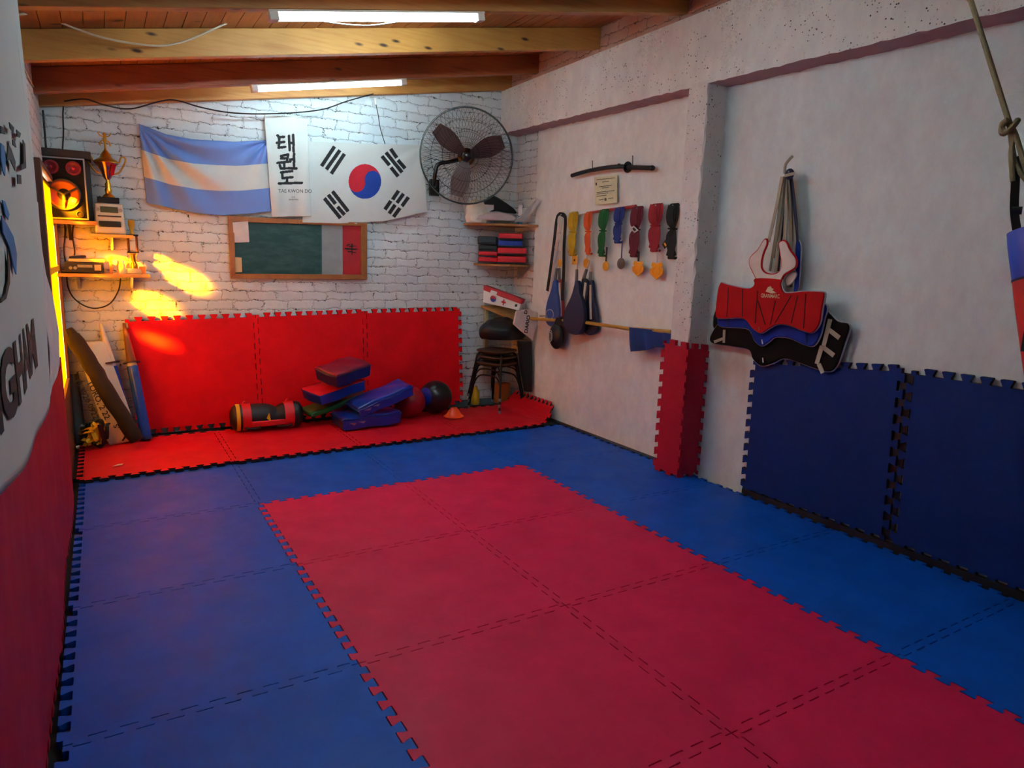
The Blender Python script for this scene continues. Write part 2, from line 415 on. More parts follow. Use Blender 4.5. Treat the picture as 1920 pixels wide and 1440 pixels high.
for i, y in enumerate((2.06, 1.55, .59, -.44, -1.42, -2.4, -3.4, -4.4)):
    b = MB(); y0 = y; t = .07; sl_ = -.02 if i == 0 else 0
    n = 24; vs = []
    for k in range(n+1):
        x = XL-.02 + (3.02-XL+.02)*k/n; z = zc(x)+sl_*(k/n)*3
        vs += [(x, y0, z), (x, y0+t, z), (x, y0+t, z+.168-sl_*2), (x, y0, z+.168-sl_*2)]
    b.add(vs, [(k*4+a, k*4+(a+1) % 4, k*4+4+(a+1) % 4, k*4+4+a) for k in range(n) for a in range(4)] + [(0, 1, 2, 3), (n*4, n*4+1, n*4+2, n*4+3)])
    o = b.build('ceiling_beam', WB[i] if i < 4 else MWOOD, bevel=.004)
    tag(o, LB[i] if i < 4 else 'pine ceiling beam behind the viewer, out of the frame', 'ceiling beam', 'ceiling beams across the room')

# ---------------------------------------------------------------- door with amber pane
xg = XL+.035
dr = bpy.data.objects.new('door_1', None); C.objects.link(dr); dr.location = (XL, (D0+D1)/2, 0); dr['kind'] = 'structure'
WBR = mat('brown door paint', '5a3320', .5, bump=.2)
b = MB(); b.box((XL-.02, D0+.02, DZ/2), (.15, .04, DZ)).box((XL-.02, D1-.02, DZ/2), (.15, .04, DZ)).box((XL-.02, (D0+D1)/2, DZ-.02), (.15, D1-D0-.08, .04))
b.build('door_frame', WBR, dr, bevel=.003)
b = MB(); ya, yb_ = D0+.04, D1-.04
b.box((xg, ya+.03, 1.04), (.04, .06, 2.03)).box((xg, yb_-.015, 1.04), (.04, .03, 2.03)).box((xg, (ya+yb_)/2, .27), (.04, yb_-ya-.07, .60))
b.build('door_panel', WBR, dr, bevel=.003)
b = MB(); b.box((xg, (ya+yb_)/2, 1.43), (.03, yb_-ya-.09, .04)); b.build('glazing_bar', YEL, dr)
x = N('amber glass'); pos = x.pos(); sp = x.n('ShaderNodeSeparateXYZ'); x.l(pos, sp.inputs[0])
clear = None
for (px, py, ry, rz) in ((288, 571, .15, .075), (345, 522, .12, .06), (300, 490, .05, .02), (238, 500, .12, .05), (300, 640, .12, .035), (215, 425, .07, .09)):
    T = P(px, py, 1, YB-.02); k = (T.x-xg)/SUND.x; q = T-SUND*k
    dy = x.math('DIVIDE', x.math('SUBTRACT', sp.outputs[1], q.y), ry); dz = x.math('DIVIDE', x.math('SUBTRACT', sp.outputs[2], q.z), rz)
    r = x.math('SQRT', x.math('ADD', x.math('MULTIPLY', dy, dy), x.math('MULTIPLY', dz, dz)))
    f = x.math('MULTIPLY', x.math('SUBTRACT', 1.4, r, None), 1.1)
    clear = f if clear is None else x.math('MAXIMUM', clear, f)
cl = x.n('ShaderNodeClamp'); x.l(clear, cl.inputs[0])
fac = x.math('ADD', x.math('MULTIPLY', cl.outputs[0], .93), .004)
tl = x.n('ShaderNodeBsdfTranslucent'); tl.inputs[0].default_value = (.19, .108, .002, 1)
tr = x.n('ShaderNodeBsdfTransparent'); tr.inputs[0].default_value = (1, .56, .05, 1)
mx = x.n('ShaderNodeMixShader'); x.l(fac, mx.inputs[0]); x.l(tl.outputs[0], mx.inputs[1]); x.l(tr.outputs[0], mx.inputs[2]); x.l(mx.outputs[0], x.out.inputs[0])
MB().box((xg-.004, (ya+yb_)/2, 1.30), (.004, yb_-ya-.07, 1.48)).build('glass_pane', x.m, dr)

# ---------------------------------------------------------------- foam mats
SIDE = mat('black foam edge', '22080e', .8)  # dark mat sides; on the strip they paint the shadow under its front edge
def edge(n=10, d=.019, e=.008, a=.03, rnd=True):
    p = (1-2*a)/n; L = [(a, 0)]
    for k in range(n):
        s0 = a+k*p
        L += [(s0-e if k else s0, -d), (s0+p/2+e, -d), (s0+p/2-e, d), ((s0+p+e) if k < n-1 else s0+p, d)]
    L += [(1-a, 0)]
    if rnd:
        out = [L[0]]
        for i in range(1, len(L)-1):
            q, c0, r = L[i-1], L[i], L[i+1]
            for o_ in (q, r):
                D_ = math.hypot(o_[0]-c0[0], o_[1]-c0[1]); k = min(.35, .005/max(D_, 1e-6)); out.append((c0[0]+(o_[0]-c0[0])*k, c0[1]+(o_[1]-c0[1])*k))
        out.append(L[-1]); L = out
    return L
def outline(g=.0025, w=1, h=1, nu=10, nv=10, flat=()):
    "jigsaw outline in metres for a w x h mat"
    def E(n): return edge(n)
    out = []
    B = E(nu); A = E(nv)
    bt = [(s, o+g if 'b' not in flat else g) for s, o in B]; rg = [(w/h*0+s, o-g if 'r' not in flat else -g) for s, o in A]
    tp = [(s, o-g if 't' not in flat else -g) for s, o in B][::-1]; lf = [(s, o+g if 'l' not in flat else g) for s, o in A][::-1]
    out += [(g, g)] + [(s*w, o) for s, o in bt] + [(w-g, g)] + [(w+o, s*h) for s, o in rg] + [(w-g, h-g)] + [(s*w, h+o) for s, o in tp] + [(g, h-g)] + [(o, s*h) for s, o in lf]
    return out
def foam(name, m, co, t=.03, label='', group=None, cuts=None, bend=None, w=1, h=1, nu=10, nv=10, flat=(), cat='floor mat', side=None, g=.0025):
    "co: 4 corners (bottom-left, bottom-right, top-right, top-left) of the visible face"
    co = [Vector(c) for c in co]
    nrm = (co[1]-co[0]).cross(co[3]-co[0]).normalized()
    ol = outline(g=g, w=w, h=h, nu=nu, nv=nv, flat=flat)
    if cuts:
        pass
    bm = bmesh.new(); vs = [bm.verts.new((x_, y_, 0)) for x_, y_ in ol]; f = bm.faces.new(vs)
    ex = bmesh.ops.extrude_face_region(bm, geom=[f]); 
    for v in [g for g in ex['geom'] if isinstance(g, bmesh.types.BMVert)]: v.co.z = -t
    bmesh.ops.triangulate(bm, faces=[f_ for f_ in bm.faces if len(f_.verts) > 4])
    for (ax, vals) in (cuts or []):
        for v_ in vals:
            pn = (1, 0, 0) if ax == 0 else (0, 1, 0); pc = (v_, 0, 0) if ax == 0 else (0, v_, 0)
            bmesh.ops.bisect_plane(bm, geom=bm.verts[:]+bm.edges[:]+bm.faces[:], plane_co=pc, plane_no=pn)
    for v in bm.verts:
        u_, v_ = v.co.x/w, v.co.y/h; zz = v.co.z
        p = (co[0]*(1-u_)+co[1]*u_)*(1-v_) + (co[3]*(1-u_)+co[2]*u_)*v_ + nrm*zz
        v.co = bend(p, u_, v_) if bend else p
    bmesh.ops.recalc_face_normals(bm, faces=bm.faces)
    ct = sum((c for c in co), Vector())/4; ct.z = min(v.co.z for v in bm.verts)
    for v in bm.verts: v.co -= ct
    me = bpy.data.meshes.new(name); bm.to_mesh(me); bm.free(); me.materials.append(m)
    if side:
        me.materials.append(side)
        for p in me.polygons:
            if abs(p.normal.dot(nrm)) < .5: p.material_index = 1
    o = bpy.data.objects.new(name, me); C.objects.link(o); o.location = ct
    bv = None
    tag(o, label, cat, group); return o
xs = [-.985, 0, 1.0, 2.0, 3.06]; ys = [1.0, 0, -1, -2, -3, -4]
rowname = ['in the far row along the raised strip', 'in the second row from the back', 'in the third row from the back', 'in the fourth row from the back', 'in the nearest row']
posn = {0: 'by the left wall', 1: 'left of centre', 2: 'right of centre', 3: 'by the right wall'}
for r in range(5):
    for c in range(4):
        red = r > 0 and c in (1, 2)
        nm = ('red' if red else 'blue')+' foam floor mat '
        if red: lab = nm + rowname[r] + ', ' + ('left' if c == 1 else 'right') + ' of the pair'
        else: lab = nm + rowname[r] + ' ' + posn[c]
        foam('foam_floor_mat', FRED if red else FBLUE, [(xs[c], ys[r+1], 0), (xs[c+1], ys[r+1], 0), (xs[c+1], ys[r], 0), (xs[c], ys[r], 0)], .03, lab,
             'red mats in the centre of the floor' if red else 'blue mats around the red centre', w=xs[c+1]-xs[c])
SZ = .027
for c in range(4):
    x0, x1 = [-1.0, 0, 1, 2.0, 3.12][c:c+2]
    yf = [.90, .93, .96, .98, 1.0]
    lab = ['red foam mat of the raised back strip, under the leaning post at left', 'red foam mat of the raised back strip, under the black and red sandbag',
           'red foam mat of the raised back strip, under the pile of kick pads', 'red foam mat of the raised back strip, curling up against the right wall']
    bend = None; cuts = None
    if c == 3:
        cuts = [(0, [.5+.05*i for i in range(13)])]
        def bend(p, u, v):
            d = max(0, p.x-2.84)/.28
            return Vector((p.x-.03*d, p.y+.17*max(0, d)*(1-v), p.z+.14*d*d))
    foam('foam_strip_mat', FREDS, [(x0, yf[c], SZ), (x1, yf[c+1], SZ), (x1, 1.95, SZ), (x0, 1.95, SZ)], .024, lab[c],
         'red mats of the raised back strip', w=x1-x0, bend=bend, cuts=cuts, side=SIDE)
# three on the back wall
Yw = 2.10
bw = [(-.585, .04, -.64, 1.01), (.412, .04, .40, 1.035), (1.43, .05, 1.425, 1.06), (2.50, .06, 2.47, 1.075)]
lab = ['red foam mat leaning on the back wall under the yellow sun patches', 'middle red foam mat on the back wall above the sandbag', 'rightmost red foam mat on the back wall behind the two balls']
for i in range(3):
    a, c_ = bw[i], bw[i+1]
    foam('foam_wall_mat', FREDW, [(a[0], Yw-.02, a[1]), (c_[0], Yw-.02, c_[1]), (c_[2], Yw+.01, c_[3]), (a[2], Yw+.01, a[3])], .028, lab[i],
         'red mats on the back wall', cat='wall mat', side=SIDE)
# blue ones on the right wall
q = lambda px, py: tuple(P(px, py, 0, 3.09))
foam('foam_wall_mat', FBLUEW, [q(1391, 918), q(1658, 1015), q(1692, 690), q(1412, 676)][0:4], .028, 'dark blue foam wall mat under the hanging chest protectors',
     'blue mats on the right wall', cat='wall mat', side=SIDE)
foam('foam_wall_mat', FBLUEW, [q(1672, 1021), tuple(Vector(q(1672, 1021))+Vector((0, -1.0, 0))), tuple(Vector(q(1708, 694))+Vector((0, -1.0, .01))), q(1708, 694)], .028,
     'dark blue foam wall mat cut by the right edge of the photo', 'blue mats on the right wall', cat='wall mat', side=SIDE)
# pillar wrapped in two narrow red pieces
foam('pillar_mat', FREDL, [(2.888, PW0+.03, .0), (2.888, PW1-.03, .0), (2.888, PW1-.03, 1.02), (2.888, PW0+.03, 1.03)], .028, 'narrow red foam piece on the front face of the white pillar',
     'red mats around the pillar', w=.25, h=1, nu=2, nv=10, cat='wall mat')
foam('pillar_mat', FREDL, [(2.90, PW1-.035, .0), (3.11, PW1-.035, .0), (3.11, PW1-.035, 1.0), (2.90, PW1-.035, 1.02)], .028, 'narrow red foam piece on the near side of the white pillar',
     'red mats around the pillar', w=.21, h=1, nu=2, nv=10, cat='wall mat')
# left wall
lw = ['farthest red foam wall mat on the left wall, beside the brown door', 'red foam wall mat on the left wall, second from the door', 'red foam wall mat on the left wall below the hanging banner hem', 'red foam wall mat on the left wall nearest the viewer', 'red foam wall mat on the left wall beside the viewer']
for i in range(5):
    y0 = .62-i*1.0
    def bend(p, u, v):
        return Vector((p.x - .003*(p.y+1) + .006*math.sin(p.y*4.2+.6)+.014*v*math.sin(p.y*2.2+1.5), p.y, p.z))
    foam('foam_wall_mat', FREDL, [(-1.018, y0-1.0, 0), (-1.018, y0, 0), (-1.026, y0, .90+.055*(.62-y0)), (-1.026, y0-1.0, .90+.055*(1.62-y0))], .028, lw[i], 'red mats on the left wall', cat='wall mat',
         g=.0004, bend=bend, cuts=[(0, [.1*k for k in range(1, 10)]), (1, [.25, .5, .75])])

# ---------------------------------------------------------------- tube lamps
TUBEM = mat('lit tube', 'ffffff', .5, var=0, emit=(.66, .93, 1, 1), es=TUBE)
TUBEFILL = mat('added fill tube', 'ffffff', .5, var=0, emit=(.66, .93, 1, 1), es=TUBE*.55)
TUBES = mat('small lit tube', 'ffffff', .5, var=0, emit=(.64, .91, 1, 1), es=TUBE*.42)
def lamp(x0, y, L, zoff, label, tilt=0, cord=False, tm=None):
    x1 = x0+L*math.cos(.19); a = Vector((x0, y, zc(x0)-zoff)); c = Vector((x1, y+tilt, zc(x1)-zoff))
    t = thing('tube_lamp', (a+c)/2, label, 'lamp', 'tube lamps under the ceiling beams')
    d = (c-a).normalized(); n = Vector((-d.z, 0, d.x))
    rot = Matrix((d, n.cross(d), n)).transposed(); mid = (a+c)/2
    MB().box(mid+n*.016, (L, .062, .012), rot).build('housing', WHITEP, t, bevel=.003)
    MB().tube([a+d*.055-n*.01, c-d*.05-n*.01], .019, 16).build('tube', tm or TUBEM, t, smooth=True)
    for s, e in ((1, a), (-1, c)): MB().box(e+d*s*.027-n*.008, (.052, .058, .044), rot).build('end_cap', WHITEP, t, bevel=.006)
    if cord:
        pts = smoothpath([a+d*.30-n*.03, a+d*.42-n*.045, a+d*.55-n*.05, a+d*.66-n*.04, a+d*.74-n*.028], 6)
        MB().tube(pts, .004).build('loose_wire', WHITEP, t, smooth=True)
    return t
lamp(.06, -.405, 1.30, .022, 'larger lit tube lamp under the beam near the top edge, thin wire drooping below', cord=True)
lamp(.33, 1.585, 1.33, .022, 'smaller lit tube lamp under the beam nearer the brick back wall', tm=TUBES)
lamp(.2, -2.365, 1.30, .022, 'added tube lamp for fill light behind the viewer, out of the frame', tm=TUBEFILL)  # unseen lamp added to brighten the foreground and right wall
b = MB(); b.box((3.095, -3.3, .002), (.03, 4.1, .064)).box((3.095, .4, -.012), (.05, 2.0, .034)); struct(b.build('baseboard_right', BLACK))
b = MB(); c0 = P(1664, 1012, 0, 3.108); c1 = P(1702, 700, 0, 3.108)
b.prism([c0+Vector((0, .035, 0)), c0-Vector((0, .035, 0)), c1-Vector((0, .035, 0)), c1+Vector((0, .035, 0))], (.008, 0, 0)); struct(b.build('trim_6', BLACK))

# ---------------------------------------------------------------- cables
def cable(name, pts, r, m, label, cat='cable', group=None, n=7):
    return tag(MB().tube(smoothpath(pts, n), r, 6).build(name, m, smooth=True), label, cat, group)
Y3 = .50
cable('cord', [P(18, 30, 1, .2), P(45, 26, 1, .3), P(80, 27, 1, Y3), P(120, 45, 1, Y3), P(180, 67, 1, Y3), P(240, 80, 1, Y3), P(300, 86, 1, Y3), P(350, 76, 1, Y3), P(400, 55, 1, Y3), P(455, 29, 1, Y3)], .006, CREAM,
      'pale cord sagging in front of the yellowish beam at top left', 'cord')
cable('cable', [P(x, y, 1, 2.03) for x, y in ((120, 190), (160, 186), (200, 198), (245, 204), (300, 190), (330, 188), (380, 202), (440, 212), (520, 213), (600, 206), (650, 190), (700, 176))], .006, CABLE,
      'black cable sagging along the top of the brick wall above the flags')
cable('cable', [P(x, y, 1, 2.11) for x, y in ((120, 190), (118, 215), (119, 250), (117, 290), (119, 330), (117, 380), (122, 430), (120, 470), (124, 500), (128, 540), (145, 565), (175, 578), (205, 570), (222, 545), (226, 522))], .006, CABLE,
      'black cable dropping past the speaker and looping under the lower shelf')
cable('cable', [P(x, y, 1, 2.10) for x, y in ((140, 405), (136, 440), (140, 475), (133, 500))], .006, CABLE, 'short black cable from the speaker down to the amplifier')
cable('cable', [Vector((XL+.02, 2.10, z)) for z in (2.6, 2.3, 2.0, 1.7, 1.4)], .008, CABLE, 'black cable running down the corner beside the door')
t = thing('hanging_plug', P(703, 190, 1, 2.10), 'white plug on a black cord hanging behind the white flag', 'plug')
MB().cyl(P(703, 184, 1, 2.1), P(705, 196, 1, 2.1), .014, .011).build('plug_body', WHITEP, t, smooth=True)
MB().tube(smoothpath([P(705, 196, 1, 2.1), P(709, 215, 1, 2.11), P(713, 240, 1, 2.12), P(722, 270, 1, 2.13)]), .004).build('cord', CABLE, t)
cable('rope_line', [P(22, 40, 0, XL+.03), P(28, 90, 0, XL+.03)] + [P(x, y, 1, 1.9) for x, y in ((68, 172), (76, 174))], .005, CREAM, 'thin pale line strung along the top of the left wall', 'cord')

# ---------------------------------------------------------------- flags
YFL = 2.125
def lut(pl, u): return poly_at(pl, u)
def flag_fn(top, bot, depth):
    def f(u, v):
        a, b_ = lut(top, u), lut(bot, u)
        px, py = b_[0]+(a[0]-b_[0])*v, b_[1]+(a[1]-b_[1])*v
        return P(px, py, 1, YFL-depth(u, v))
    return f
def pix(top, bot, u, v):
    a, b_ = lut(top, u), lut(bot, u); return b_[0]+(a[0]-b_[0])*v, b_[1]+(a[1]-b_[1])*v
AT = [(0, 260, 232), (.21, 311, 252), (.40, 358, 261), (.75, 440, 266), (1, 500, 263)]
AB = [(0, 275, 380), (.25, 330, 393), (.40, 375, 401), (.6, 417, 404), (.8, 460, 402), (1, 509, 396)]
def adep(u, v):
    r = math.hypot(u*1.6, 1-v); an = math.atan2(1-v, u*1.6+.02)
    f1 = .034*math.sin(an*15)*min(1, r*2)*max(0, 1.25-r*.75)
    r2 = math.hypot((1-u)*1.6, 1-v); a2 = math.atan2(1-v, (1-u)*1.6+.02)
    f2 = .02*math.sin(a2*11)*max(0, 1-r2)
    return .02+f1+f2
o = cloth('blue_white_flag', flag_fn(AT, AB, adep), 120, 70, [CLOTHB, CLOTHW], lambda u, v: 1 if .325 < v < .665 else 0)
tag(o, 'light blue and white striped flag sagging on the brick wall', 'flag')
KT = [(0, 575, 265), (.45, 672, 269), (1, 793, 272)]
KB = [(0, 567, 417), (.3, 635, 419), (.66, 722, 415), (1, 802, 397)]
def kdep(u, v):
    r = math.hypot((1-u)*1.4, (1-v)); a = math.atan2(1-v, (1-u)*1.4+.02)
    return .02+.007*math.sin(a*9+1)*min(1, r*2)*max(0, 1.3-r) + .006*math.sin(v*3+u*9)
tri = [((172, 525), (268, 380)), ((208, 550), (308, 408)), ((245, 582), (342, 435)),
       ((690, 398), (735, 463)), ((745, 482), (797, 542)), ((655, 425), (774, 572)), ((625, 452), (680, 518)), ((693, 537), (745, 602)),
       ((193, 768), (312, 915)), ((222, 742), (275, 808)), ((292, 832), (343, 890)), ((254, 716), (370, 865)),
       ((705, 776), (748, 712)), ((648, 850), (690, 788)), ((738, 800), (785, 735)), ((680, 880), (722, 817)), ((775, 825), (822, 760)), ((712, 905), (758, 842))]
def kpaint(u, v):
    px, py = pix(KT, KB, u, v); x_, y_ = (px-560)*4, (py-180)*4
    dx, dy = (x_-496)/122, (y_-641)/130
    if dx*dx+dy*dy < 1:
        a = math.radians(-13); X_ = dx*math.cos(a)+dy*math.sin(a); Y_ = -dx*math.sin(a)+dy*math.cos(a)
        if (X_+.5)**2+Y_**2 < .25: return 2
        if (X_-.5)**2+Y_**2 < .25: return 3
        return 2 if Y_ < 0 else 3
    for (a, b_) in tri:
        lx, ly = b_[0]-a[0], b_[1]-a[1]; L = math.hypot(lx, ly); lx /= L; ly /= L
        s = (x_-a[0])*lx+(y_-a[1])*ly
        if -2 <= s <= L+2 and abs(-(x_-a[0])*ly+(y_-a[1])*lx) < 14: return 1
    return 0
o = cloth('white_flag', flag_fn(KT, KB, kdep), 330, 220, [CLOTHW, INK, mat('flag red', 'c8142c', .8), mat('flag blue', '0f3c9a', .8)], kpaint)
tag(o, 'white flag with a red and blue circle and black bars in its corners', 'flag')
BT = [(0, 495, 214), (1, 576, 222)]; BB = [(0, 510, 407), (1, 583.5, 405)]
STK = [((1187, 228), (1205, 245)), ((1195, 243), (1240, 240)), ((1182, 287), (1240, 280)), ((1200, 240), (1198, 326)), ((1195, 326), (1248, 320)),
       ((1278, 232), (1283, 345)), ((1312, 225), (1315, 355)), ((1283, 290), (1312, 288)),
       ((1215, 392), (1272, 380)), ((1272, 380), (1262, 430)), ((1187, 447), (1290, 435)), ((1240, 440), (1240, 475)), ((1318, 375), (1318, 470)), ((1288, 420), (1318, 418)),
       ((1205, 465), (1212, 488)), ((1212, 490), (1338, 490)), ((1215, 412), (1255, 410)),
       ((1215, 522), (1303, 512)), ((1222, 522), (1226, 568)), ((1226, 568), (1305, 560)), ((1262, 566), (1262, 602)), ((1198, 610), (1380, 605))]
def bpaint(u, v):
    px, py = pix(BT, BB, u, v); x_, y_ = (px-240)*4.235, (py-200)*4.235
    for a, b_ in STK:
        if seg_d(x_, y_, a, b_) < 10.5: return 1
    return 0
bdep = lambda u, v: .035+.006*math.sin(u*8+v*2)*(1.3-v)+.003*math.sin(u*17-v*5)
bfn = flag_fn(BT, BB, bdep)
t = thing('cloth_banner', bfn(.5, 0), 'narrow white cloth banner with brushed black Korean characters, between the two flags', 'banner')
cloth('cloth_panel', bfn, 110, 220, [CLOTHW, INK], bpaint, t)
def onb(x0, y0, sc):       # flat text -> banner surface
    return lambda a, b_: bfn((x0+a*sc-1085)/345, 1-(y0-b_*sc-70)/800) + Vector((0, -.004, 0))
text('TAE KWON DO', 'lettering', INK, onb(1300, 680, 40), 1, t, 0, sub=0)
text('I.T.F.', 'small_lettering', INK, onb(1282, 722, 17), 1, t, .01)
text('ARGENTINA', 'small_lettering', INK, onb(1282, 740, 15), 1, t, .01)

# ---------------------------------------------------------------- chalkboard
t = thing('chalk_board', P(557, 523, 1, YB-.02), 'wood framed green chalkboard hanging under the flags', 'board')
q = lambda x_, y_, d=.02: P(x_, y_, 1, YB-d)
WF = wood_mat('board frame', 'a8642a', 'bb7838', (6, 6, 6), False)
o4 = [q(427, 405), q(687, 418), q(687, 524), q(432, 522)]; i4 = [q(438, 416), q(675, 424), q(676, 515), q(441, 513)]
b = MB()
for k in range(4):
    b.prism([o4[k], o4[(k+1) % 4], i4[(k+1) % 4], i4[k]], (0, -.025, 0))
b.build('frame', WF, t, bevel=.003)
x = N('chalk green'); pos = x.pos()
c = x.mix(x.ramp(x.noise(pos, 5, 8, .75, (1, 1, 3)), [(.45, BW), (.8, (.35, .35, .35, 1))]), lin('123f3b'), lin('6d8a80')); x.l(c, x.b.inputs['Base Color']); x.b.inputs['Roughness'].default_value = .45
xq = lambda xx, a: (q(xx, 416+(424-416)*(xx-438)/237) if a else q(xx, 513+2*(xx-441)/235))
def pane(x0, x1, m, nm, d=-.004):
    MB().prism([xq(x0, 1), xq(x1, 1), xq(x1+.5, 0), xq(x0+(2 if x0 < 450 else .5), 0)], (0, d, 0)).build(nm, m, t)
pane(437, 603, x.m, 'green_panel'); pane(603, 642, mat('grey panel', '8d9294', .5), 'grey_panel'); pane(642, 677, mat('painted bag reflection', 'b02028', .45, bump=.3, bs=12), 'bag_reflection', -.005)  # red part is a reflected bag painted in as a flat piece
MB().box(q(659, 468, .028), (.10, .004, .006)).build('stripe', BLACK, t)
b = MB()
for (x0, y0, x1, y1) in ((650, 460, 656, 458), (655, 462, 668, 461), (646, 466, 671, 467), (652, 471, 668, 474), (660, 457, 660, 478)): b.cyl(q(x0, y0, .0285), q(x1, y1, .0285), .007, .004, 6)
b.build('emblem', BLACK, t)
b = MB(); b.box(q(667, 419, .045), (.02, .02, .008)); b.build('hinge', STEEL, t)
tag(MB().prism([q(436, 417, .05), q(465, 415, .05), q(467.5, 454, .036), q(439, 455, .036)], (0, -.002, 0)).build('paper_sheet', mat('paper', 'd9cfcc', .8)), 'larger white paper at the top left corner of the chalkboard', 'paper', 'papers on the chalkboard')
tag(MB().prism([q(440, 482, .036), q(453, 483, .036), q(454, 510, .036), q(441, 511, .036)], (0, -.002, 0)).build('paper_sheet', mat('paper yellowed', 'd8b98c', .8)), 'smaller yellowed paper at the lower left of the chalkboard', 'paper', 'papers on the chalkboard')

# ---------------------------------------------------------------- wall fan
fc = P(875, 293, 1, 1.82); nrm = (CAM-fc).normalized(); nrm = (nrm+Vector((.06, 0, .08))).normalized()
fx, fy, fz = frame(nrm)
t = thing('wall_fan', fc-Vector((0, 0, .45)), 'large black wall fan with wire cage and brown blades', 'fan')
R_ = .452
def ring(r, h, n=64): return [fc+fz*h+(fx*math.cos(2*PI*k/n)+fy*math.sin(2*PI*k/n))*r for k in range(n)]
b = MB(); b.tube(ring(R_, 0), .0085, 8, closed=True).tube(ring(R_, -.02), .006, 6, closed=True); b.build('cage_rim', BLACKG, t, smooth=True)
for nm, sg, dp in (('front_grille', 1, .075), ('rear_grille', -1, .11)):
    b = MB()
    for k in range(60):
        a = 2*PI*k/60; d1 = lambda a_: fx*math.cos(a_)+fy*math.sin(a_)
        pts = []
        for j in range(9):
            s_ = j/8; r = .05+(R_-.05)*s_; h = sg*dp*(1-s_**2.6)
            pts.append(fc+fz*h+d1(a+sg*.45*(1-s_))*r)
        b.tube(pts, .0013, 4)
    for rr, s_ in ((.12, .17), (.24, .47), (.35, .74)): b.tube(ring(rr, sg*dp*(1-s_**2.6), 40), .0015, 4, closed=True)
    b.build(nm, BLACKG, t)
BRB = mat('brown blade', '4a3230', .4)
for ang in (0, 1, 2):
    pxy = [(832, 250), (940, 268), (859, 358)][ang]; tgt = P(pxy[0], pxy[1], 1, 1.8)-fc; tgt = (tgt-fz*tgt.dot(fz)).normalized(); side = fz.cross(tgt)
    vs = []; n = 8
    for k in range(n+1):
        s_ = k/n; r = .05+.34*s_; wd = (.045+.055*math.sin(min(1, s_*1.15)*PI*.75))*(1-.25*s_**6)
        tw = .55-.3*s_
        for sg in (-1, 1): vs.append(fc+tgt*r+side*wd*sg*math.cos(tw)+fz*wd*sg*math.sin(tw)-fz*.02)
    vs2 = [p+fz*.004 for p in vs]
    m_ = len(vs); b = MB(); b.add(vs+vs2, [(2*k, 2*k+1, 2*k+3, 2*k+2) for k in range(n)]+[(m_+2*k, m_+2*k+2, m_+2*k+3, m_+2*k+1) for k in range(n)] +
        [(2*k, 2*k+2, m_+2*k+2, m_+2*k) for k in range(n)]+[(2*k+1, m_+2*k+1, m_+2*k+3, 2*k+3) for k in range(n)]+[(0, m_, m_+1, 1), (2*n, 2*n+1, m_+2*n+1, m_+2*n)])
    b.build('blade', BRB, t, smooth=True)
MB().lathe(fc, fz, [(.001, -.16), (.075, -.16), (.085, -.13), (.085, -.07), (.055, -.05), (.055, .0), (.04, .03), (.001, .035)]).build('motor', BLACKG, t, smooth=True)
MB().lathe(fc, fz, [(.001, .07), (.045, .07), (.05, .078), (.04, .088), (.001, .09)]).build('badge', BLACKG, t, smooth=True)
MB().tube(smoothpath([fc-fz*.12, P(845, 303, 1, 1.94), P(822, 308, 1, 1.97), P(816, 325, 1, 1.98), P(814, 348, 1, 2.02)]), .02, 10).build('arm', BLACKG, t, smooth=True)
MB().box(P(814, 352, 1, YB-.03), (.09, .05, .16)).cyl(P(814, 348, 1, 2.02), P(814, 350, 1, 2.14), .02).build('bracket', BLACKG, t)

# ---------------------------------------------------------------- left corner: speaker, trophies, radio, shelves
t = thing('loudspeaker', (-.955, 1.98, 1.80), 'black loudspeaker with red tweeters high on the brick wall', 'speaker')
sc_ = Vector((-.965, 2.0, 2.02)); W_, H_, D_ = .30, .45, .26
R3 = Euler((0, 0, math.radians(-8)))
Rm = R3.to_matrix()
L_ = lambda x_, y_, z_: sc_+Rm @ Vector((x_, y_, z_))
MB().box(sc_, (W_, D_*.9, H_), R3).build('cabinet', BLACK, t, bevel=.006)
MB().box(L_(0, -D_*.45-.003, 0), (W_-.02, .008, H_-.02), R3).build('front_board', mat('speaker face', '120e0d', .7, spec=.2), t)
b = MB()
for s in (-1, 1): b.box(L_(s*(W_/2-.005), -D_*.45-.008, 0), (.01, .006, H_), R3)
for s in (-1, 1): b.box(L_(0, -D_*.45-.008, s*(H_/2-.005)), (W_, .006, .01), R3)
b.build('metal_edge', STEEL, t)
fd = Rm @ Vector((0, -1, 0))
for x_ in (-.07, .075):
    tw = MB().lathe(L_(x_, -D_*.45-.006, .15), fd, [(.001, .002), (.03, .004), (.038, .012), (.05, .012), (.052, 0)], 24).build('tweeter', mat('red cone', '7a1420', .4), t, smooth=True)
    MB().ball(L_(x_, -D_*.45-.014, .15), .012).build('dust_cap', mat('red dome', 'c03040', .3), tw, smooth=True)
wf = MB().lathe(L_(0, -D_*.45-.006, -.045), fd, [(.001, -.0), (.04, .0), (.085, .012), (.098, .018), (.11, .014), (.115, 0)], 32).build('woofer', mat('woofer cone', '8a3a1c', .25, .3), t, smooth=True)
MB().tube([L_(.11*math.cos(2*PI*k/32), -D_*.45-.018, -.045+.11*math.sin(2*PI*k/32)) for k in range(32)], .009, 8, closed=True).build('surround', BLACK, wf, smooth=True)
b = MB()
for k in range(3): a = 2*PI*k/3+.5; b.box(L_(.05*math.cos(a), -D_*.45-.03, -.045+.05*math.sin(a)), (.1, .006, .014), (R3.to_matrix() @ Matrix.Rotation(-a, 3, 'Y')))
b.build('basket_spider', BLACK, wf)
MB().lathe(L_(.095, -D_*.45-.006, -.185), fd, [(.001, 0), (.018, .001), (.02, .01), (.027, .01), (.028, 0)], 20).build('port', BLACK, t, smooth=True)
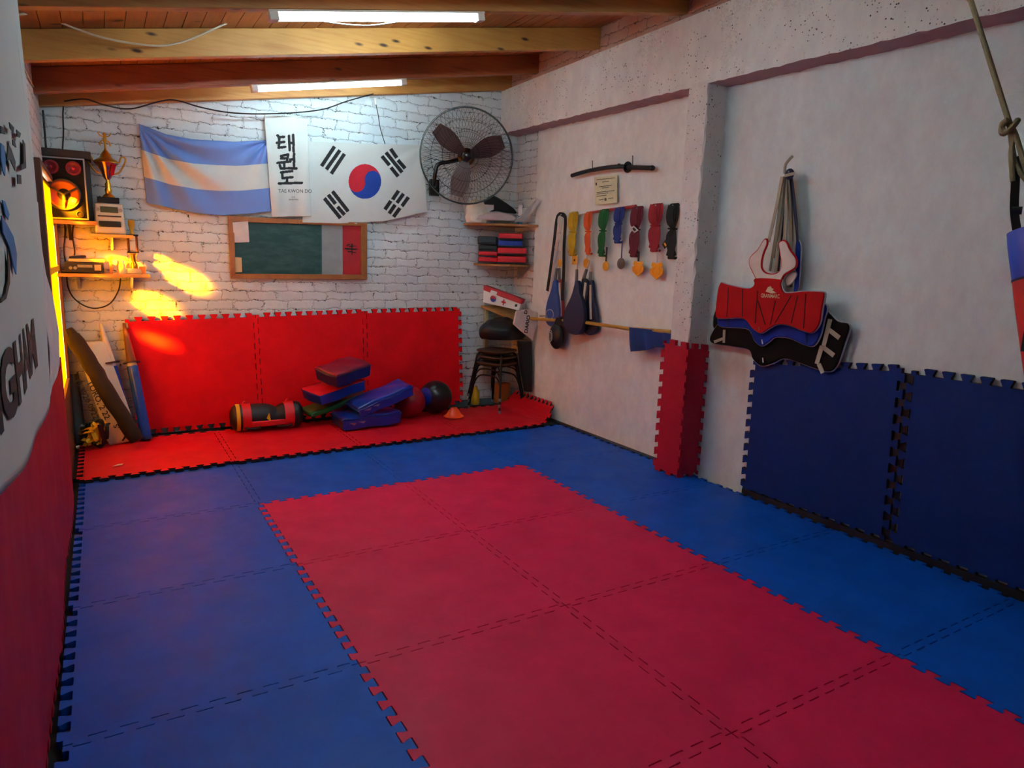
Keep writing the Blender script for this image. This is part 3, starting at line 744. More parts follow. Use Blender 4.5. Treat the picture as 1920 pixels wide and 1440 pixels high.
tag(MB().box((-.95, 2.0, 2.275), (.32, .26, .055)).build('wooden_box', mat('dark wood box', '33261f', .7, bump=.3), bevel=.004), 'dark low wooden box lying on top of the loudspeaker', 'box')
t = thing('wall_shelf', (-.72, 2.05, 1.76), 'narrow timber shelf directly under the black loudspeaker', 'shelf')
MB().box((-.945, 2.02, 1.775), (.33, .25, .03)).build('board', TAN, t)
MB().prism([(-.98, 2.14, 1.76), (-.98, 1.95, 1.76), (-.98, 2.14, 1.64)], (.02, 0, 0)).build('bracket', BLACK, t)
t = thing('wall_shelf', (-.70, 2.05, 1.66), 'short yellowish shelf under the silver radio and the tall trophy', 'shelf')
MB().box((-.69, 2.03, 1.685), (.30, .24, .022)).build('board', mat('shelf yellow', 'c8a050', .6), t)
MB().prism([(-.70, 2.14, 1.673), (-.70, 1.95, 1.673), (-.70, 2.14, 1.57)], (.018, 0, 0)).build('bracket', STEEL, t)
# radio with handle
t = thing('radio', (-.69, 1.99, 1.697), 'silver portable radio with a round-cornered front beneath the tall trophy', 'radio')
SIL = mat('silver plastic', 'c9c6b8', .35, .2)
b = MB(); b.prism([(-.80, 1.93, 1.70), (-.585, 1.93, 1.70), (-.60, 1.95, 1.935), (-.79, 1.95, 1.935)], (0, .12, 0)); b.build('case', SIL, t, bevel=.015, seg=3)
MB().box((-.695, 1.935, 1.885), (.12, .012, .045), Euler((-.08, 0, 0))).build('display', mat('lcd', '3e4a3a', .2), t, bevel=.003)
for x_ in (-.772, -.618):
    MB().cyl((x_, 1.945, 1.885), (x_, 1.93, 1.884), .014).build('knob', GREY, t)
MB().box((-.695, 1.926, 1.775), (.15, .012, .045)).build('tape_door', mat('tape door', '2a2822', .15), t, bevel=.02, seg=3)
MB().box((-.695, 1.928, 1.835), (.16, .01, .01)).build('button_row', BLACK, t)
# tall trophy
tx, ty, tz = -.69, 2.0, 1.94
t = thing('trophy', (tx, ty, tz), 'tall gold and red cup trophy standing on top of the radio', 'trophy', 'trophies')
MB().box((tx-.005, ty, tz+.02), (.15, .10, .042)).build('base', BLACKG, t, bevel=.004)
z0 = tz+.042
MB().lathe((tx, ty, z0), (0, 0, 1), [(.045, 0), (.04, .012), (.02, .03), (.026, .055), (.018, .075), (.022, .10), (.012, .12), (.014, .14)]).build('stem', GOLD, t, smooth=True)
MB().lathe((tx, ty, z0+.135), (0, 0, 1), [(.016, 0), (.03, .02), (.042, .06), (.06, .10), (.085, .125), (.088, .13), (.08, .13), (.001, .128)]).build('cup', mat('cup metal', 'a8808c', .15, .9), t, smooth=True)
MB().prism([(tx+.02, ty-.045, z0+.16), (tx+.045, ty-.05, z0+.17), (tx+.065, ty-.062, z0+.25), (tx+.035, ty-.075, z0+.25)], (0, .006, 0)).build('red_enamel', mat('red enamel', 'b0182c', .2, .4), t)
MB().lathe((tx, ty, z0+.262), (0, 0, 1), [(.09, 0), (.088, .01), (.06, .03), (.045, .04), (.03, .07), (.008, .10), (.006, .13)]).build('lid', GOLD, t, smooth=True)
for s in (-1, 1):
    MB().tube(smoothpath([(tx+s*.045, ty, z0+.18), (tx+s*.085, ty, z0+.20), (tx+s*.125, ty, z0+.27), (tx+s*.13, ty, z0+.31), (tx+s*.105, ty, z0+.315), (tx+s*.088, ty, z0+.27)]), [.006]*41, 8).build('handle', GOLD, t, smooth=True)
b = MB(); f0 = Vector((tx, ty, z0+.39))
b.tube([f0, f0+Vector((.0, 0, .05))], [.007, .011]).ball(f0+Vector((0, 0, .085)), .014).tube([f0+Vector((0, 0, .05)), f0+Vector((0, 0, .075))], [.014, .009])
for s in (-1, 1): b.tube([f0+Vector((0, 0, .065)), f0+Vector((s*.03, 0, .075)), f0+Vector((s*.045, 0, .10))], .005, 6); b.tube([f0+Vector((0, 0, .045)), f0+Vector((s*.028, 0, .03)), f0+Vector((s*.035, 0, .0))], .006, 6)
b.build('figure', GOLD, t, smooth=True)
# small trophy beside the radio
sx, sy, sz = -.545, 2.04, 1.392
t = thing('trophy', (sx, sy, sz), 'small column trophy with a gold top, on the lower shelf beside the radio shelf', 'trophy', 'trophies')
MB().box((sx, sy, sz+.02), (.11, .08, .04)).build('base', mat('marble base', 'c8bca0', .3), t, bevel=.004)
MB().lathe((sx, sy, sz+.04), (0, 0, 1), [(.028, 0), (.03, .03), (.018, .05), (.02, .10), (.032, .12)]).build('lower_column', GOLD, t, smooth=True)
b = MB(); b.box((sx, sy, sz+.17), (.085, .06, .012)); b.build('plate', BLACKG, t)
for s in (-1, 1):
    MB().cyl((sx+s*.03, sy, sz+.176), (sx+s*.03, sy, sz+.30), .009).build('post', mat('bronze post', '5a3420', .3, .6), t, smooth=True)
MB().box((sx, sy, sz+.306), (.085, .06, .012)).build('upper_plate', BLACKG, t)
MB().lathe((sx, sy, sz+.312), (0, 0, 1), [(.02, 0), (.012, .02), (.016, .05), (.024, .07), (.024, .11), (.018, .115), (.001, .115)]).build('gold_top', GOLDP, t, smooth=True)
# lower shelf
t = thing('wall_shelf', (-.75, 2.05, 1.36), 'long lower timber shelf across the brick corner, lit orange by the sun', 'shelf')
MB().box((-.76, 2.02, 1.375), (.64, .25, .026)).build('board', TAN, t, bevel=.002)
for x_ in (-.95, -.58): MB().prism([(x_, 2.14, 1.362), (x_, 1.93, 1.362), (x_, 2.14, 1.26)], (.02, 0, 0)).build('bracket', STEEL, t)
t = thing('amplifier', (-.90, 2.0, 1.388), 'black amplifier with a lit square display on the lower shelf', 'amplifier')
MB().box((-.89, 2.01, 1.435), (.26, .18, .08)).build('case', BLACK, t, bevel=.004)
MB().box((-.80, 1.918, 1.435), (.045, .006, .045)).build('display', mat('pale display', 'b8a880', .4), t)
MB().box((-.885, 1.918, 1.445), (.10, .005, .02)).build('slot', GREY, t)
for x_ in (-.98, -.95): MB().cyl((x_, 1.92, 1.43), (x_, 1.90, 1.43), .012).build('knob', GREY, t)
tag(MB().prism([(-.99, 1.93, 1.478), (-.75, 1.95, 1.478), (-.77, 2.11, 1.478), (-.98, 2.11, 1.478)], (0, 0, .022)).build('paper_folder', mat('folder', 'c8b48a', .7), bevel=.002), 'beige folder lying on top of the amplifier', 'folder')
t = thing('remote_control', (-.93, 2.0, 1.50), 'small black remote control on the beige folder', 'remote')
MB().box((-.93, 2.0, 1.512), (.11, .04, .02), Euler((0, -.1, .3))).build('body', BLACK, t, bevel=.005)
MB().box((-.93, 2.0, 1.5235), (.07, .02, .004), Euler((0, -.1, .3))).build('keys', GREY, t)
t = thing('plastic_jar', (-.64, 2.0, 1.388), 'pale jar on the lower shelf glowing in the sun', 'jar')
MB().lathe((-.64, 2.0, 1.388), (0, 0, 1), [(.03, 0), (.032, .01), (.032, .07), (.024, .085), (.024, .09)]).build('body', mat('jar', 'e8d8b0', .3), t, smooth=True)
MB().cyl((-.64, 2.0, 1.476), (-.64, 2.0, 1.495), .026).build('lid', WHITEP, t)
tag(MB().lathe((-.485, 2.02, 1.388), (0, 0, 1), [(.02, 0), (.026, .06), (.028, .062), (.022, .058), (.001, .01)]).build('small_cup', mat('orange cup', 'c87838', .4), smooth=True), 'small orange cup at the right end of the lower shelf', 'cup')
tag(MB().prism([(-.72, 1.93, 1.39), (-.70, 1.93, 1.39), (-.70, 1.93, 1.53), (-.72, 1.93, 1.50)], (0, .12, 0)).build('thin_book', mat('tan book', 'a86a30', .6), bevel=.002), 'thin tan book standing beside the amplifier on the lower shelf', 'book')

# ---------------------------------------------------------------- leaning things in the left corner
def log(a, b_, r, n=14, jit=.006):
    pts = [a+(b_-a)*i/n+Vector((random.uniform(-jit, jit), random.uniform(-jit, jit), 0)) for i in range(n+1)]
    rs = [r*(1+random.uniform(-.06, .06)) for _ in pts]; rs[0] *= .8; rs[-1] *= .85
    return pts, rs
a = P(257, 826, 1, 1.62); b_ = P(137, 630, 1, 1.90)
t = thing('wooden_post', a, 'dark rough wooden post leaning into the left corner', 'post')
pts, rs = log(a, b_, .062)
MB().tube(pts, rs, 10).build('trunk', mat('dark bark', '1c120b', .85, bump=1, bs=40, var=.5), t, smooth=True)
MB().tube([pts[-1], pts[-1]+(b_-a).normalized()*.06], [.045, .03], 8).build('broken_end', mat('charred wood', '1a0f0a', .9, bump=1), t)
def foamsword(a, b_, r, label, cone):
    t = thing('foam_sword', a, label, 'practice sword', 'blue practice swords leaning on the back wall')
    d = b_-a; g = a+d*.66
    MB().tube([a, a+d*.04, g-d*.03], [r*.95, r, r], 16).build('blade', mat('blue tube', '1f4aa8', .22, spec=.6), t, smooth=True)
    MB().tube([a-d*.004, a+d*.02], [r*1.05, r*1.05], 16).build('tip_cap', mat('dark blue cap', '122a66', .4), t, smooth=True)
    MB().lathe(g, d, [(.001, -.004), (.066, -.004), (.066, .006), (.001, .006)], 24).build('guard', mat('dark guard', '35241c', .6), t, smooth=True)
    MB().tube([g, g+d*.05, b_], [r*.9, r*.8, .012], 14).build('grip', cone, t, smooth=True)
    MB().tube([g-d*.03, g-d*.001], [r*.85, r*.85], 14).build('collar', WHITEP, t, smooth=True)
foamsword(Vector((-.545, 1.84, .04)), Vector((-.645, 2.085, .98)), .042, 'nearer blue foam practice sword with a brown handle, against the red wall mat', mat('brown wrapped grip', '6a4020', .6, bump=.6, bs=90))
foamsword(Vector((-.66, 1.90, .04)), Vector((-.81, 2.10, .98)), .040, 'blue foam practice sword with a pale tapered handle, behind the wooden post', mat('pale grip', 'cfc8b4', .4))
# rolled sign with the telephone number
SGO = P(147, 690, 1, 2.0); SGU = None
pa, pb, pc_, pd = P(140, 640, 1, 2.06), P(196, 640, 1, 2.06), P(262, 822, 1, 1.80), P(205, 835, 1, 1.80)
def sgn(u, v):
    p = (pd*(1-u)+pc_*u)*(1-v)+(pa*(1-u)+pb*u)*v
    return p+Vector((0, -.02*math.sin(u*PI)-.012*math.sin(v*9), 0))
t = thing('rolled_banner', sgn(.5, 0), 'white sign sheet with a telephone number standing behind the wooden post', 'banner')
cloth('sheet', sgn, 24, 40, CLOTHW, None, t, .004)
# letters run down the sheet
def ons(x0, y0, sc):
    def f_(a_, c_):
        px = x0+(a_*.443+c_*.897)*sc; py = y0+(a_*.897-c_*.443)*sc
        return P(px, py, 1, 2.06-(py-640)/188*.26-.035)
    return f_
text('15.3920.0922', 'telephone_number', mat('navy ink', '1c2448', .7), ons(158, 750, 15.5), 1, t, .02)
text('TORO, 2 22', 'lettering', mat('navy ink', '1c2448', .7), ons(180, 752, 15.5), 1, t, .02)
text("S'", 'lettering', mat('navy ink', '1c2448', .7), ons(214, 802, 14), 1, t, .02)
MB().tube(smoothpath([sgn(.45, .02), sgn(.65, .08), sgn(.8, .17), sgn(.98, .22)]) , .008, 6).build('drawn_swoosh', INK, t)
# dark wrapped bundle and the yellow-black straps
t = thing('rolled_cloth', (-1.0, 1.95, .035), 'dark grey rolled sheet standing in the left corner beside the door', 'rolled sheet')
MB().tube([(-1.02, 1.90, .04), (-1.03, 1.97, .30), (-1.04, 2.04, .58)], [.042, .046, .04], 14).build('roll', mat('grey sheet', '3b4046', .7, bump=.6, bs=14), t, smooth=True)
MB().tube([(-.97, 1.86, .05), (-.98, 1.93, .3), (-.995, 2.01, .60)], .006, 6).build('cord', BLACK, t)
t = thing('strap_tangle', (-.93, 1.72, .035), 'tangle of yellow and black straps on the red strip in the left corner', 'straps')
random.seed(3)
for k in range(12):
    c0 = Vector((-.955+random.uniform(-.03, .14), 1.76+random.uniform(-.05, .05), .06)); pts = [c0]
    for j in range(5): pts.append(c0+Vector((random.uniform(-.05, .07), random.uniform(-.05, .05), random.uniform(-.01, .17))))
    MB().ribbon(smoothpath(pts, 6), .028, .004, (random.random()+.1, .4, .3)).build('strap', YEL if k % 2 else VINK, t)
tag(MB().prism([(-.80, 1.12, .0365), (-.74, 1.13, .0365), (-.73, 1.16, .0365), (-.765, 1.155, .0365), (-.775, 1.145, .0365)], (0, 0, .003)).build('paper_scrap', WHITE), 'tiny white paper scrap on the red strip near the straps', 'paper')

# ---------------------------------------------------------------- sandbag, pads, balls, cone
RN = mat('red nylon', 'd0101c', .5, bump=.3, bs=40); KN = mat('black nylon', '17161a', .5, bump=.5, bs=20)
a = Vector((.11, 1.86, .15)); d = Vector((.62, -.03, 0)); du = d.normalized()
t = thing('sandbag', (.42, 1.85, .035), 'black and red cylindrical training sandbag lying on the red strip', 'sandbag')
def bagr(s):
    r = .115
    if s < .08: r = .115*math.sqrt(max(0.05, 1-((.08-s)/.08)**2*.75))
    if s > .92: r = .115*math.sqrt(max(0.05, 1-((s-.92)/.08)**2*.75))
    return r*(1-.16*math.exp(-((s-.62)/.1)**2))
MB().tube([a+d*i/30+Vector((0, 0, -.02*math.exp(-((i/30-.62)/.1)**2))) for i in range(31)], [bagr(i/30) for i in range(31)], 24).build('body', KN, t, smooth=True)
for s0, s1 in ((.155, .27), (.73, .86)):
    MB().tube([a+d*s0, a+d*s1], .121, 26).build('red_sleeve', RN, t, smooth=True)
MB().tube([a+d*.075, a+d*.125], .1205, 26).build('yellow_band', YEL, t, smooth=True)
MB().box(a+d*.5+Vector((0, -.107, -.045)), (.30, .02, .05)).build('red_base_strip', RN, t, bevel=.006)
for s0 in (.27, .70): MB().tube(smoothpath([a+d*(s0-.1)+Vector((0, -.122, -.07)), a+d*(s0-.06)+Vector((0, -.145, -.075)), a+d*(s0+.06)+Vector((0, -.145, -.075)), a+d*(s0+.1)+Vector((0, -.122, -.07))]), .011, 8).build('handle', BLACK, t, smooth=True)
for s0 in (.2, .79): MB().tube(smoothpath([a+d*(s0-.03)+Vector((0, 0, .115)), a+d*s0+Vector((0, 0, .14)), a+d*(s0+.03)+Vector((0, 0, .115))]), .007, 8).build('top_loop', RN, t, smooth=True)
MB().prism([a+d*.46+Vector((0, -.114, .0)), a+d*.52+Vector((0, -.108, -.03)), a+d*.50+Vector((0, -.105, .05))], (0, -.004, 0)).build('yellow_logo', YEL, t)
def pad(c, dim, eul, body, top, label, split=.5, torn=False):
    c = Vector(c); R = Euler([math.radians(e) for e in eul]); Rm = R.to_matrix()
    t = thing('kick_pad', c-Vector((0, 0, dim[2]/2)), label, 'kick pad', 'kick pads piled in front of the back wall')
    n = 10; b = MB(); vs = []
    # cushion: bulged box
    def surf(x_, y_, z_):
        bul = 1+.10*(1-x_*x_)*(1-y_*y_)
        ed = 1-.05*(abs(z_)**3)
        return c+Rm @ Vector((x_*dim[0]/2*ed, y_*dim[1]/2*ed, z_*dim[2]/2*bul+.006*math.sin(x_*5+y_*3+c.x*9)))
    lim = (split*2-1)
    def half(z0, z1, nm, m):
        b = MB(); idx = {}
        g = [(-1+2*i/n) for i in range(n+1)]
        for zz in (z0, z1):
            for j in g:
                for i in g: b.v.append(surf(i, j, zz))
        N1 = n+1; o2 = N1*N1
        for j in range(n):
            for i in range(n): a_ = j*N1+i; b.f += [(a_, a_+1, a_+N1+1, a_+N1), (o2+a_, o2+a_+N1, o2+a_+N1+1, o2+a_+1)]
        for i in range(n):
            for (p0, p1) in ((i, i+1), (n*N1+i, n*N1+i+1), (i*N1, i*N1+N1), (i*N1+n, i*N1+N1+n)): b.f.append((p0, p1, o2+p1, o2+p0))
        b.m = [0]*len(b.f); return b.build(nm, m, t, bevel=.008, seg=2)
    half(-1, lim, 'pad_body', body); half(lim, 1, 'pad_cover', top)
    cs = [surf(x_*1.01, y_*1.01, lim) for x_, y_ in ((-1, -1), (1, -1), (1, 1), (-1, 1))]
    MB().tube([cs[0].lerp(cs[1], i/4) for i in range(4)]+[cs[1].lerp(cs[2], i/4) for i in range(4)]+[cs[2].lerp(cs[3], i/4) for i in range(4)]+[cs[3].lerp(cs[0], i/4) for i in range(4)], .004, 6, closed=True).build('piping', body, t, smooth=True)
    if torn:
        for k in range(2): MB().prism([surf(-.8+.3*k, -1.02, .2), surf(-.55+.3*k, -1.03, .1), surf(-.62+.3*k, -1.03, -.25)], Rm @ Vector((0, -.003, 0))).build('silver_tape', STEEL, t)
    return t
pad((1.27, 1.62, .105), (.58, .32, .12), (0, -1, 3), VINB, VINB, 'blue kick pad at the bottom right of the pile, lying flat', .8, True)
pad((1.36, 1.92, .10), (.50, .22, .11), (0, 2, -2), VINB, VINB, 'blue kick pad at the back of the pile, behind the tilted one')
pad((1.40, 1.60, .285), (.58, .28, .11), (4, -17, 4), VINB, VINB, 'blue kick pad tilted up to the right in the pile', .75, True)
pad((1.04, 1.87, .215), (.58, .27, .05), (0, -15, 8), VING, VING, 'thin green kick pad sticking out of the left of the pile')
pad((1.02, 1.80, .36), (.50, .32, .10), (4, -12, 16), VINB, VINRR, 'kick pad with red top and blue sides, second from the top of the pile', .9)
pad((1.10, 1.76, .53), (.42, .30, .13), (8, -10, 24), VINDB, VINR, 'maroon topped navy kick pad lying on top of the pile', .8)
t = thing('exercise_ball', (1.80, 1.78, .035), 'glossy dark red ball between the pads and the black ball', 'ball', 'balls beside the kick pads')
MB().ball((1.76, 1.76, .19), .155, n=40).build('shell', mat('red ball', '9c1020', .3), t, smooth=True)
MB().tube([(1.76+.1555*math.cos(k*PI/20)*math.cos(.5), 1.76+.1555*math.cos(k*PI/20)*-math.sin(.5), .19+.1555*math.sin(k*PI/20)) for k in range(40)], .0012, 5, closed=True).build('seam', VINR, t)
t = thing('medicine_ball', (2.06, 1.82, .035), 'black ball with a blue patch beside the orange cone', 'ball', 'balls beside the kick pads')
bs = MB().ball((2.08, 1.84, .20), .165, n=40).build('shell', mat('black ball', '0e1012', .32), t, smooth=True)
def cap(d_):
    return d_
b = MB(); cc = Vector((2.08, 1.84, .20)); ax = Vector((-.95, -.28, .12)).normalized()
b.lathe(cc, ax, [(.1655*math.sin(a_), .1655*math.cos(a_)+.001) for a_ in (0.001, .15, .3, .45, .6)], 24); b.build('blue_patch', VINB, t, smooth=True)
t = thing('training_cone', (2.19, 1.66, .035), 'small orange training cone on the red strip by the black ball', 'cone')
co = Vector((2.17, 1.60, .036))
MB().lathe(co, (0, 0, 1), [(.10, 0), (.10, .006), (.085, .012), (.035, .085), (.028, .092), (.022, .09), (.02, .08)], 28).build('shell', mat('orange plastic', 'ff4a10', .4), t, smooth=True)
MB().lathe(co+Vector((0, 0, .0)), (0, 0, 1), [(.105, 0), (.105, .006), (.09, .007)], 28).build('rim', mat('orange plastic rim', 'e8400c', .4), t, smooth=True)

# ---------------------------------------------------------------- corner shelves on the right
def Z(px, py, k, o): return lambda x_, y_, ax, v: P(px+x_/k, py+y_/k, ax, v)
z2 = lambda x_, y_, v=3.06, ax=0: P(980+x_/6, 260+y_/6, ax, v)
z3 = lambda x_, y_, v=3.06, ax=0: P(980+x_/4.8, 380+y_/4.8, ax, v)
z5 = lambda x_, y_, v=3.0, ax=0: P(1300+x_/3.2735, 270+y_/3.2735, ax, v)
z8 = lambda x_, y_, v=1.9, ax=1: P(840+x_/4.5, 340+y_/4.5, ax, v)
def cshelf(z, x0, y1, label, brk=True):
    t = thing('corner_shelf', (2.9, 1.95, z-.03), label, 'shelf', 'shelves in the right back corner')
    b = MB(); b.prism([(x0, 2.14, z-.022), (x0+.05, 2.0, z-.022), (2.86, 1.76, z-.022), (3.11, y1, z-.022), (3.11, 2.14, z-.022)], (0, 0, .022)); b.build('board', TAN, t, bevel=.002)
    return t
t = cshelf(1.965, 2.51, 1.62, 'upper corner shelf holding the black cap and white bag beside the fan')
MB().prism([P(865, 375, 1, 2.13), P(870, 375, 1, 2.13), P(883, 415, 1, 2.05), P(876, 416, 1, 2.05)], (0, -.006, 0)).build('support_strap', WHITEP, t)
MB().prism([P(1006, 372, 0, 3.09), P(1012, 376, 0, 3.09), P(982, 416, 1, 1.78), P(964, 416, 1, 1.80)], (0, -.02, 0)).build('support_strap', mat('grey white board', 'b9bcc0', .5), t)
t = cshelf(1.555, 2.64, 1.76, 'lower corner shelf holding the stacks of red and black pads')
MB().prism([(3.105, 2.0, 1.53), (3.105, 1.8, 1.53), (3.105, 2.0, 1.40)], (.01, 0, 0)).build('bracket', STEEL, t)
def crumple(c, r, sc, m, name, label, cat, seed=0, amp=.25, fl=False):
    random.seed(seed); ph = [(Vector((random.uniform(-1, 1), random.uniform(-1, 1), random.uniform(-1, 1))).normalized()*random.uniform(3, 9), random.uniform(0, 6)) for _ in range(7)]
    def fn(d):
        s_ = 1+amp*sum(abs(math.sin(d.dot(k)+p)) for k, p in ph)/7-amp*.5
        q = d*s_
        if q.z < -.55*sc[2]: q.z = -.55*sc[2]
        return q
    o = MB().ball(c, r, sc, 36, fn).build(name, m, smooth=True)
    return tag(o, label, cat)
c_ = P(888, 398, 1, 1.98); crumple((c_.x+.03, 1.96, 2.045), .115, (1.0, .8, 1.25), mat('cream bag', 'ddd6c4', .6, bump=.8, bs=30), 'plastic_bag', 'crumpled cream plastic bag at the left end of the upper corner shelf', 'bag', 3, .5)
t = thing('cap', (2.83, 1.92, 1.99), 'black cap with a small white patch on the upper corner shelf', 'cap')
pr = [z8(285, 250), z8(290, 190), z8(330, 145), z8(375, 112), z8(430, 140), z8(500, 185), z8(560, 230), z8(590, 270), z8(500, 262), z8(420, 245), z8(370, 250)]
MB().prism(pr, (.04, .10, 0)).build('crown', mat('black cotton', '101012', .85, bump=.4, bs=60), t, bevel=.018, seg=3)
MB().prism([z8(305, 195, 1.89), z8(385, 200, 1.89), z8(385, 240, 1.89), z8(330, 262, 1.89), z8(305, 240, 1.89)], (0, -.002, 0)).build('white_patch', WHITE, t)
tag(MB().prism([z8(230, 320, 1.86), z8(260, 290, 1.86), z8(330, 265, 1.86), z8(430, 258, 1.86), z8(540, 280, 1.86), z8(585, 310, 1.86), z8(560, 335, 1.86)], (.03, .1, 0)).build('folded_cloth', mat('pinkish cloth', 'd8c4c4', .9, bump=.5, bs=30), bevel=.014, seg=3), 'pale pink folded cloth lying under the black cap on the shelf', 'cloth')
c_ = P(975, 404, 1, 1.80); t = thing('spray_can', (c_.x, 1.80, 1.967), 'white and blue spray can standing on the upper corner shelf', 'spray can')
MB().lathe((c_.x, 1.80, 1.967), (0, 0, 1), [(.018, 0), (.019, .005), (.019, .10), (.016, .115)]).build('can', mat('can blue', '1f7fa8', .3), t, smooth=True)
MB().lathe((c_.x, 1.80, 2.055), (0, 0, 1), [(.0195, 0), (.0195, .10), (.015, .108), (.001, .109)]).build('white_cap', WHITEP, t, smooth=True)
yw = math.radians(-34)
def slabpad(c, dim, m, label, edge_m=BLACK):
    t = thing('target_pad', (c[0], c[1], c[2]-dim[2]/2), label, 'pad', 'pads stacked on the lower corner shelf', yw)
    MB().box(c, dim, Euler((0, 0, yw))).build('pad_body', m, t, bevel=.012, seg=3)
    d_ = Euler((0, 0, yw)).to_matrix()
    MB().box(Vector(c)-Vector((0, 0, dim[2]/2+.002)), (dim[0]*.99, dim[1]*.99, .012), Euler((0, 0, yw))).build('dark_base', edge_m, t, bevel=.003)
lx, ly = 2.74, 2.0
for k, (h, m, l_) in enumerate(((.05, VINRR, 'red target pad, bottom of the left stack on the lower corner shelf'), (.045, VINRR, 'red target pad, second from the bottom of the left stack'), (.05, VINK, 'black target pad, third up in the left stack'), (.075, VINK, 'thick black target pad, topmost of the left stack'))):
    slabpad((lx-.01*(k == 3), ly, 1.562+.035+(0, .062, .125, .20)[k]), (.20, .16, h), m, l_)
rx, ry = 2.955, 1.87
for k, (h, m, l_) in enumerate(((.065, VINRR, 'long red target pad, bottom of the right stack on the lower corner shelf'), (.06, VINRR, 'long red target pad, second from the bottom of the right stack'), (.055, VINB, 'blue target pad in the middle of the right stack'), (.055, VINRR, 'short red target pad, topmost of the right stack'))):
    slabpad((rx-(.02 if k > 1 else 0), ry, 1.562+.045+(0, .088, .165, .238)[k]), (.30 if k < 2 else .25, .19, h), m, l_)
# first aid case on its timber ledge
t = thing('timber_ledge', (2.93, 1.95, 1.06), 'narrow sloping timber ledge in the corner below the first aid case', 'shelf')
la, lb_ = P(905, 573, 1, 2.08), P(976, 603, 1, 1.72)
MB().prism([la, lb_, Vector((3.10, 1.74, lb_.z)), Vector((3.10, 2.12, la.z)), Vector((la.x, 2.12, la.z))], (0, 0, -.022)).build('board', TAN, t)
MB().box((2.80, 2.125, .72), (.035, .03, .75)).build('upright', mat('pale timber', 'b8a880', .7), t)
t = thing('first_aid_case', (2.9, 1.9, 1.08), 'white first aid case with red edge and red cross on the corner ledge', 'first aid case')
f = [z8(300, 895, 2.06), z8(295, 1022, 2.06), z8(600, 1090, 1.78), z8(625, 1000, 1.78)]
dep = Vector((.07, .06, 0))
MB().prism(f, dep).build('case', WHITEP, t, bevel=.006)
nf = (f[1]-f[0]).cross(f[3]-f[0]).normalized(); nf = nf if nf.y < 0 else -nf
def on(u, v, d=.003): return (f[1]*(1-u)+f[2]*u)*(1-v)+(f[0]*(1-u)+f[3]*u)*v+nf*d
MB().prism([on(0, .82, .006), on(1.0, .60, .006), on(1.02, 1.06, .006), on(.15, 1.16, .006), on(0, 1.14, .006)], dep*1.05).build('red_lid', mat('red plastic', 'b8141e', .4), t, bevel=.004)
MB().prism([on(.17, .62, .008), on(.34, .58, .008), on(.36, 1.0, .008), on(.2, 1.0, .008)], -nf*.004).build('clasp', WHITEP, t)
em = MB().prism([on(.27+.075*math.cos(k*PI/12), .42+.23*math.sin(k*PI/12), .008) for k in range(24)], -nf*.003).build('round_badge', mat('badge blue', '24408c', .4), t)
MB().prism([on(.27+.073*math.cos(k*PI/12), .42+.22*math.sin(k*PI/12), .0095) for k in range(13)], -nf*.002).build('red_half', mat('badge red', 'b0303c', .4), em)
RC = mat('cross red', 'b81420', .5)
MB().prism([on(a_, b__, .005) for a_, b__ in ((.50, .45), (.54, .45), (.54, .60), (.57, .60), (.57, .45), (.61, .45), (.61, .30), (.57, .30), (.57, .14), (.54, .14), (.54, .30), (.50, .30))], -nf*.002).build('cross', RC, t)
MB().prism([on(.86, .25, .005), on(.92, .28, .005), on(.92, .5, .005), on(.86, .46, .005)], -nf*.002).build('black_print', BLACK, t)

# ---------------------------------------------------------------- stools stacked in the corner
STM = mat('black steel', '121214', .4, .4); STW = mat('worn brown seat', '4a2e20', .5, bump=.4)
def stool(label):
    t = thing('stool', (0, 0, 0), label, 'stool', 'stools stacked in the right back corner')
    b = MB(); b.prism([(.185*math.copysign(abs(math.cos(a_))**.55, math.cos(a_)), .185*math.copysign(abs(math.sin(a_))**.55, math.sin(a_)), .487) for a_ in [2*PI*k/28 for k in range(28)]], (0, 0, .018))
    b.build('seat', STW, t, bevel=.006)
    MB().tube([(.155*math.copysign(abs(math.cos(a_))**.5, math.cos(a_)), .155*math.copysign(abs(math.sin(a_))**.5, math.sin(a_)), .476) for a_ in [2*PI*k/28 for k in range(28)]], .011, 8, closed=True).build('seat_frame', STM, t, smooth=True)
    for sx_ in (-1, 1):
        for sy_ in (-1, 1):
            lg = MB().tube(smoothpath([(sx_*.10, sy_*.135, .47), (sx_*.135, sy_*.15, .45), (sx_*.15, sy_*.16, .39), (sx_*.215, sy_*.205, .02)]), .0115, 8).build('leg', STM, t, smooth=True)
            MB().cyl((sx_*.2155, sy_*.2055, 0), (sx_*.2155, sy_*.2055, .03), .014).build('rubber_foot', GREY, lg)
    for sx_ in (-1, 1):
        MB().tube(smoothpath([(sx_*.175, -.175, .25), (sx_*.16, -.14, .33), (sx_*.15, -.08, .365), (sx_*.15, .08, .365), (sx_*.16, .14, .33), (sx_*.175, .175, .25)]), .008, 8).build('stretcher', STM, t, smooth=True)
    return t
def dup(root, label):
    r_ = root.copy(); C.objects.link(r_); r_['label'] = label
    for ch in list(root.children):
        c2 = ch.copy(); C.objects.link(c2); c2.parent = r_
        for g in list(ch.children): d2 = g.copy(); C.objects.link(d2); d2.parent = c2
    return r_
s0 = stool('black steel stool standing on the red strip, lowest in the corner stack'); s1 = dup(s0, 'black steel stool in the middle of the corner stack'); s2 = dup(s0, 'black steel stool with brown seat, topmost of the corner stack, under the black bag')
for s_, dz, rz, dx in ((s0, 0, .42, 0), (s1, .065, .40, .004), (s2, .13, .44, -.006)): s_.location = (2.79+dx, 1.84, SZ+dz); s_.rotation_euler = (0, 0, rz)
